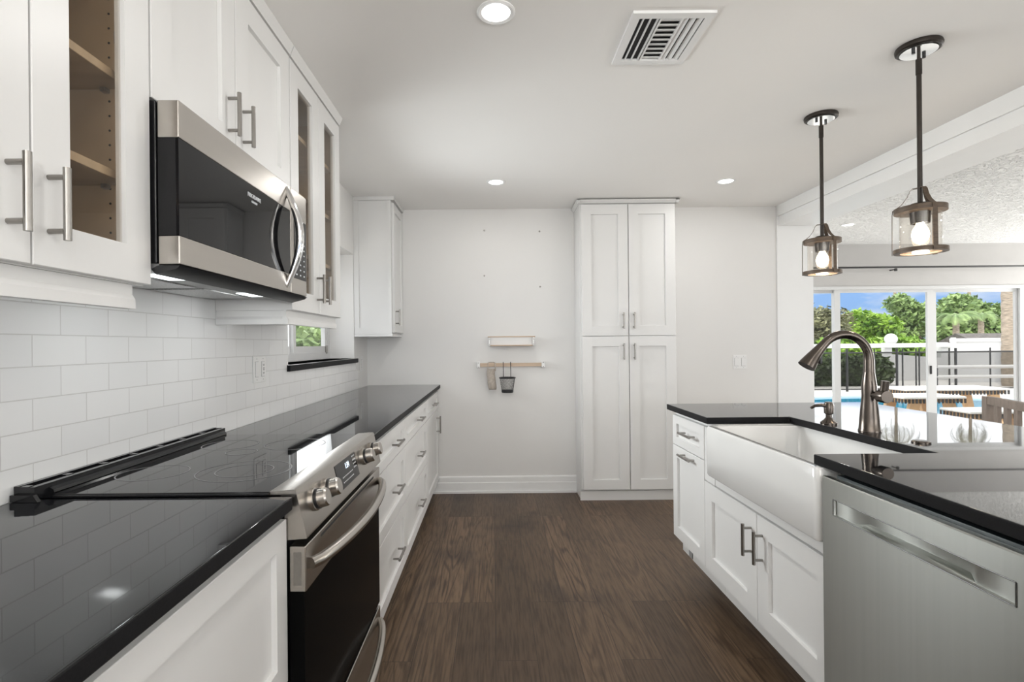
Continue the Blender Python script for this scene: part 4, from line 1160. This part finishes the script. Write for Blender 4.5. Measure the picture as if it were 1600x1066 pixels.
# black mesh pool fence
fence_net = glass('black_fence_mesh', (.66, .66, .66), .1)
FYD = 14.3
pf = thing('pool_fence', 'low black mesh safety fence around the pool', 'fence', (11.5, FYD, GZ))
ups = [1245, 1302, 1323, 1366, 1401, 1410, 1431, 1436, 1483, 1493, 1547, 1588, 1640]
for u in ups:
    xx = gp(u, FYD); bm = bmesh.new(); tube(bm, [(xx, FYD, GZ), (xx, FYD, 1.03)], .03 if u in (1323, 1401, 1493, 1588) else .018, 8)
    obj('post', bm, M_BLACKRAIL, pf)
obj('top_band', tube(bmesh.new(), [(gp(1245, FYD), FYD, .92), (gp(1640, FYD), FYD, .92)], .022, 6), M_BLACKRAIL, pf)
obj('lower_band', tube(bmesh.new(), [(gp(1245, FYD), FYD, GZ + .06), (gp(1640, FYD), FYD, GZ + .06)], .018, 6), M_BLACKRAIL, pf)
obj('mesh_panel', B((gp(1245, FYD), gp(1640, FYD), FYD - .004, FYD + .004, GZ + .06, .92)), fence_net, pf, label='see-through dark mesh')
rl2 = thing('metal_railing', 'grey two bar metal railing in front of the pool fence', 'railing', (12.6, 13.2, GZ))
for z in (.56, .31):
    bm = bmesh.new(); tube(bm, [(gp(1460, 13.2), 13.2, z), (gp(1640, 13.2), 13.2, z)], .045, 8)
    obj('bar', bm, mat('grey_galvanised', (.32, .31, .30), .5, .3), rl2)
for u in (1462, 1638): obj('post', tube(bmesh.new(), [(gp(u, 13.2), 13.2, GZ), (gp(u, 13.2), 13.2, .6)], .04, 8), M_BLACKRAIL, rl2)
# white vinyl fences
VF = 17.0
vf = thing('vinyl_fence', 'tall white vinyl fence section behind the pool on the right', 'fence', (15.6, VF, GZ))
x0, x1 = gp(1487, VF), gp(1650, VF)
obj('panel', B((x0, x1, VF, VF + .05, GZ, 1.18)), M_VINYL, vf); obj('top_rail', B((x0, x1, VF - .04, VF + .09, 1.1805, 1.30), bev=.01), M_VINYL, vf)
for xx in (x0, (x0 + x1) / 2, x1): obj('post', B((xx - .07, xx + .07, VF - .08, VF - .041, GZ, 1.33)), M_VINYL, vf)
vg = thing('vinyl_fence', 'lower white vinyl fence between the pool fence and the green hedge', 'fence', (13.8, VF + 1, GZ))
x0, x1 = gp(1378, 18), gp(1480, 18)
bm = bmesh.new(); prism(bm, [(x0, GZ), (x1, GZ), (x1, .62), (x0, .80)], 'y', 18, 18.05); obj('panel', bm, M_VINYL, vg)
obj('top_rail', B((gp(1255, 18.2), gp(1487, 18.2), 18.2, 18.3, 1.0, 1.15), bev=.01), M_VINYL, vg)
for u in (1262, 1392, 1480): obj('post', B((gp(u, 18.2) - .12, gp(u, 18.2) + .12, 18.31, 18.5, GZ, 1.17)), M_VINYL, vg)
bm = bmesh.new(); sphere(bm, (gp(1392, 18.4), 18.4, 1.30), .20); obj('finial', bm, M_VINYL, vg)

# foliage
def foliage(blobs, n, size, seed=1, aspect=2.2):
    rnd = random.Random(seed); bm = bmesh.new()
    vol = [b[3] * b[4] * b[5] for b in blobs]
    for _ in range(n):
        b = rnd.choices(blobs, [q ** .67 for q in vol])[0]
        while True:
            p = Vector((rnd.uniform(-1, 1), rnd.uniform(-1, 1), rnd.uniform(-1, 1)))
            if .45 < p.length < 1: break
        c = Vector((b[0] + p.x * b[3], b[1] + p.y * b[4], b[2] + p.z * b[5]))
        u = Vector((rnd.gauss(0, 1), rnd.gauss(0, 1), rnd.gauss(0, .7))).normalized()
        v = u.cross(Vector((rnd.gauss(0, 1), rnd.gauss(0, 1), rnd.gauss(0, 1)))).normalized()
        s = size * rnd.uniform(.6, 1.4)
        q = [c + u * s * aspect / 2, c + v * s / 2, c - u * s * aspect / 2, c - v * s / 2]
        bm.faces.new([bm.verts.new(k) for k in q])
    return bm
L_OLIVE = leaf_mat('olive_leaves', (.07, .08, .035), (.26, .26, .13))
L_BRIGHT = leaf_mat('bright_green_leaves', (.08, .19, .018), (.32, .50, .06))
L_MID = leaf_mat('mid_green_leaves', (.08, .15, .04), (.30, .42, .15))
L_DRY = leaf_mat('dry_palm_leaves', (.12, .11, .075), (.30, .28, .20))
L_DARK = leaf_mat('dark_green_hedge_leaves', (.02, .04, .012), (.09, .14, .04))
M_BARK = mat('grey_brown_bark', (.16, .12, .09), .9, var=.3, vscale=12, bump=.6, bscale=25)
def blobs(u0, u1, v0, v1, y, k, r, seed, ry=1.0):
    rnd = random.Random(seed); out = []
    for _ in range(k):
        u = rnd.uniform(u0, u1); v = rnd.uniform(v0, v1); yy = y + rnd.uniform(-ry, ry)
        s = yy / 808
        out.append(((u - 770) * s, yy, CAMZ + (538.5 - .0097 * (u - 770) - v) * s, r * rnd.uniform(.7, 1.2), r * rnd.uniform(.7, 1.2), r * rnd.uniform(.6, 1.0)))
    return out
def tree(label, u0, u1, v0, v1, y, k, r, n, size, m, seed, trunk_u):
    bl = blobs(u0, u1, v0, v1, y, k, r, seed)
    t = thing('garden_tree', label, 'tree', (gp(trunk_u, y), y, GZ), 'trees beyond the garden fence')
    obj('crown', foliage(bl, n, size, seed), m, t)
    bm = bmesh.new(); tx = gp(trunk_u, y)
    tube(bm, [(tx, y, GZ), (tx + .1, y, .8), (tx, y, 1.8), (tx + .15, y, 2.6)], [.2, .16, .13, .08], 8)
    for b in bl[:4]: tube(bm, [(tx, y, 1.6), ((tx + b[0]) / 2, (y + b[1]) / 2, (1.9 + b[2]) / 2), b[:3]], [.09, .06, .03], 6)
    obj('trunk', bm, M_BARK, t)
    return t
tree('dull olive green tree at the left edge of the glass door view', 1225, 1312, 498, 560, 24.5, 16, .95, 7000, .12, L_OLIVE, 3, 1285)
tree('bright yellow green bushy tree behind the white fence, left of centre', 1342, 1402, 503, 548, 27.5, 16, .85, 8000, .14, L_BRIGHT, 5, 1372)
tree('sparse green tree with open branches against the sky', 1392, 1450, 468, 545, 33.5, 24, .62, 4000, .15, L_MID, 8, 1435)
tree('large rounded green tree beyond the tall white fence', 1488, 1545, 476, 520, 29.2, 22, .95, 9500, .165, L_MID, 11, 1520)
hd = thing('garden_hedge', 'bright green hedge behind the white fence rail', 'hedge', (15, 20, GZ))
hb_ = []
for i in range(22):
    u = 1240 + i * 10; hb_.append((gp(u, 20), 20 + .3 * math.sin(i), .55 + .12 * math.sin(i * 1.7), .5, .5, .78))
obj('foliage', foliage(hb_, 9000, .12, 21), L_BRIGHT, hd)
hd2 = thing('garden_hedge', 'dark green hedge seen through the black mesh fence', 'hedge', (10.6, 16.2, GZ))
hb_ = [(gp(1235 + i * 10, 16.2), 16.2, .3, .4, .4, .5) for i in range(15)]
obj('foliage', foliage(hb_, 6000, .09, 22), L_DARK, hd2)
# low shed behind the tall fence
nb = thing('garden_shed', 'low shed with a dark shingle roof behind the tall white fence', 'shed', (20, 20, GZ))
x0, x1 = gp(1497, 20), gp(1650, 20)
obj('walls', B((x0, x1, 19.3, 20.7, GZ, 1.14)), M_CONC, nb)
bm = bmesh.new(); prism(bm, [(19.1, 1.1405), (20, 1.50), (20.9, 1.1405)], 'x', x0 - .1, x1 + .1); obj('roof', bm, mat('dark_shingle', (.10, .09, .085), .8, var=.3, vscale=10), nb)
# palms
def frond(bm, base, az, droop, length, nleaf=26, wl=.35, rise=.5):
    pts = []; p = Vector(base); el = rise
    for i in range(nleaf):
        d = Vector((math.cos(az) * math.cos(el), math.sin(az) * math.cos(el), math.sin(el)))
        pts.append((p.copy(), d.copy())); p += d * length / nleaf; el -= droop / nleaf
    side = Vector((-math.sin(az), math.cos(az), 0))
    for i, (p, d) in enumerate(pts):
        t = i / nleaf
        if i < nleaf - 1: 
            q = pts[i + 1][0]; w_ = Vector((0, 0, .012)); 
            bm.faces.new([bm.verts.new(k) for k in (p + side * .012, p - side * .012, q - side * .01, q + side * .01)])
        for s in (-1, 1):
            l = wl * math.sin(PI * min(1, .15 + t * .85)) + .05
            tip = p + side * s * l * .8 + d * l * .55 + Vector((0, 0, -l * .45)); a = p + d * .02; b = p - d * .02
            bm.faces.new([bm.verts.new(k) for k in (a, b, tip)])
def palm(label, u, y, zc, trunk_r, flen, seed, nf=14, droop=2.1, rise=.6, wl=.4, m=None):
    rnd = random.Random(seed); x_ = gp(u, y)
    t = thing('palm_tree', label, 'tree', (x_, y, GZ), 'palms in the garden')
    prof = []; z = GZ; i = 0
    while z < zc:
        r = trunk_r * (1.05 if i % 2 else .97) * (1 - .12 * (z - GZ) / (zc - GZ)); prof.append((r, z - GZ)); z += .16; i += 1
    prof = [(0, 0)] + prof + [(0, zc - GZ)]
    obj('trunk', lathe(bmesh.new(), (x_, y, GZ), prof, 14), mat('palm_bark', (.34, .28, .22), .9, var=.35, vscale=7, stretch=(1, 1, 5), bump=.6, bscale=12), t)
    bm = bmesh.new()
    for k in range(nf): frond(bm, (x_, y, zc - .05), 2 * PI * k / nf + rnd.uniform(-.2, .2), droop * rnd.uniform(.8, 1.2), flen * rnd.uniform(.8, 1.15), rise=rise + rnd.uniform(-.3, .3), wl=wl)
    obj('fronds', bm, m or L_MID, t)
    return t
palm('tall palm with a thick ringed trunk near the right edge of the glass door view', 1579, 15.5, 6.2, .21, 2.2, 31)
palm('palm rising behind the bright green tree', 1399, 36.5, 7.9, .10, 2.4, 32, 16, 2.6, .3, .45, L_DRY)
palm('palm rising behind the large rounded tree', 1515, 36, 8.0, .10, 2.2, 33, 16, 2.6, .3, .45, L_DRY)
palm('short bushy palm below the large rounded tree, left of its pair', 1494, 23.2, 2.35, .13, 1.0, 34, 18, 2.0, .7, .25)
palm('short bushy palm below the large rounded tree, right of its pair', 1533, 25.6, 2.5, .13, 1.0, 35, 18, 2.0, .7, .25)

# loungers with white fringed covers
M_COVER = mat('white_woven_cover', (.74, .73, .70), .9, var=.1, vscale=40, bump=.4, bscale=90)
def lounger(x0, x1, y0, y1, z, label, slope=0.0):
    t = thing('patio_lounger', label, 'lounger', ((x0 + x1) / 2, (y0 + y1) / 2, GZ), 'wooden loungers with fringed covers on the patio')
    obj('cover', B((x0, x1, y0, y1, z - .035, z), bev=.012), M_COVER, t)
    bm = bmesh.new(); n = max(6, int((x1 - x0) / .055))
    for k in range(n):
        xx = x0 + (x1 - x0) * (k + .5) / n
        bx(bm, xx - .014, xx + .014, y0 - .006, y0 + .004, z - .10, z - .036)
    m_ = max(6, int((y1 - y0) / .055))
    for k in range(m_):
        yy = y0 + (y1 - y0) * (k + .5) / m_
        for xx in (x0, x1): bx(bm, xx - .005, xx + .005, yy - .014, yy + .014, z - .10, z - .036)
    obj('fringe', bm, M_BLACKRAIL, t, label='black tassel fringe')
    obj('frame', B((x0 + .05, x1 - .05, y0 + .03, y1 - .03, z - .085, z - .0355)), M_TAN, t)
    for xx, s in ((x0 + .22, -1), (x1 - .22, 1)):
        for yy in (y0 + .07, y1 - .07):
            bm = bmesh.new()
            prism(bm, [(xx - .08, z - .0855), (xx + .08, z - .0855), (xx + .07 + s * .12, GZ + .001), (xx - .07 + s * .12, GZ + .001)], 'y', yy - .03, yy + .03)
            obj('leg', bm, M_TAN, t)
    return t
lounger(6.15, 7.1, 7.75, 8.35, .40, 'wooden lounger with a white black fringed cover, left one on the patio')
lounger(6.75, 8.45, 8.45, 9.1, .45, 'long wooden lounger with a white black fringed cover, farther back on the patio')
lounger(6.55, 7.7, 7.10, 7.6, .26, 'low wooden lounger with a white fringed cover, right of the door post')
# outside the kitchen window
nf_ = thing('garden_fence', 'white garden fence outside the kitchen window', 'fence', (-3.2, 8, GZ))
obj('panel', B((-3.6, -3.5, 2.0, 16, GZ, .95)), M_VINYL, nf_)
hd3 = thing('garden_hedge', 'green hedge outside the kitchen window', 'hedge', (-4.4, 9, GZ))
obj('foliage', foliage([(-4.4, 3 + i * .9, .8, .6, .7, 1.0) for i in range(14)], 7000, .12, 41), L_MID, hd3)
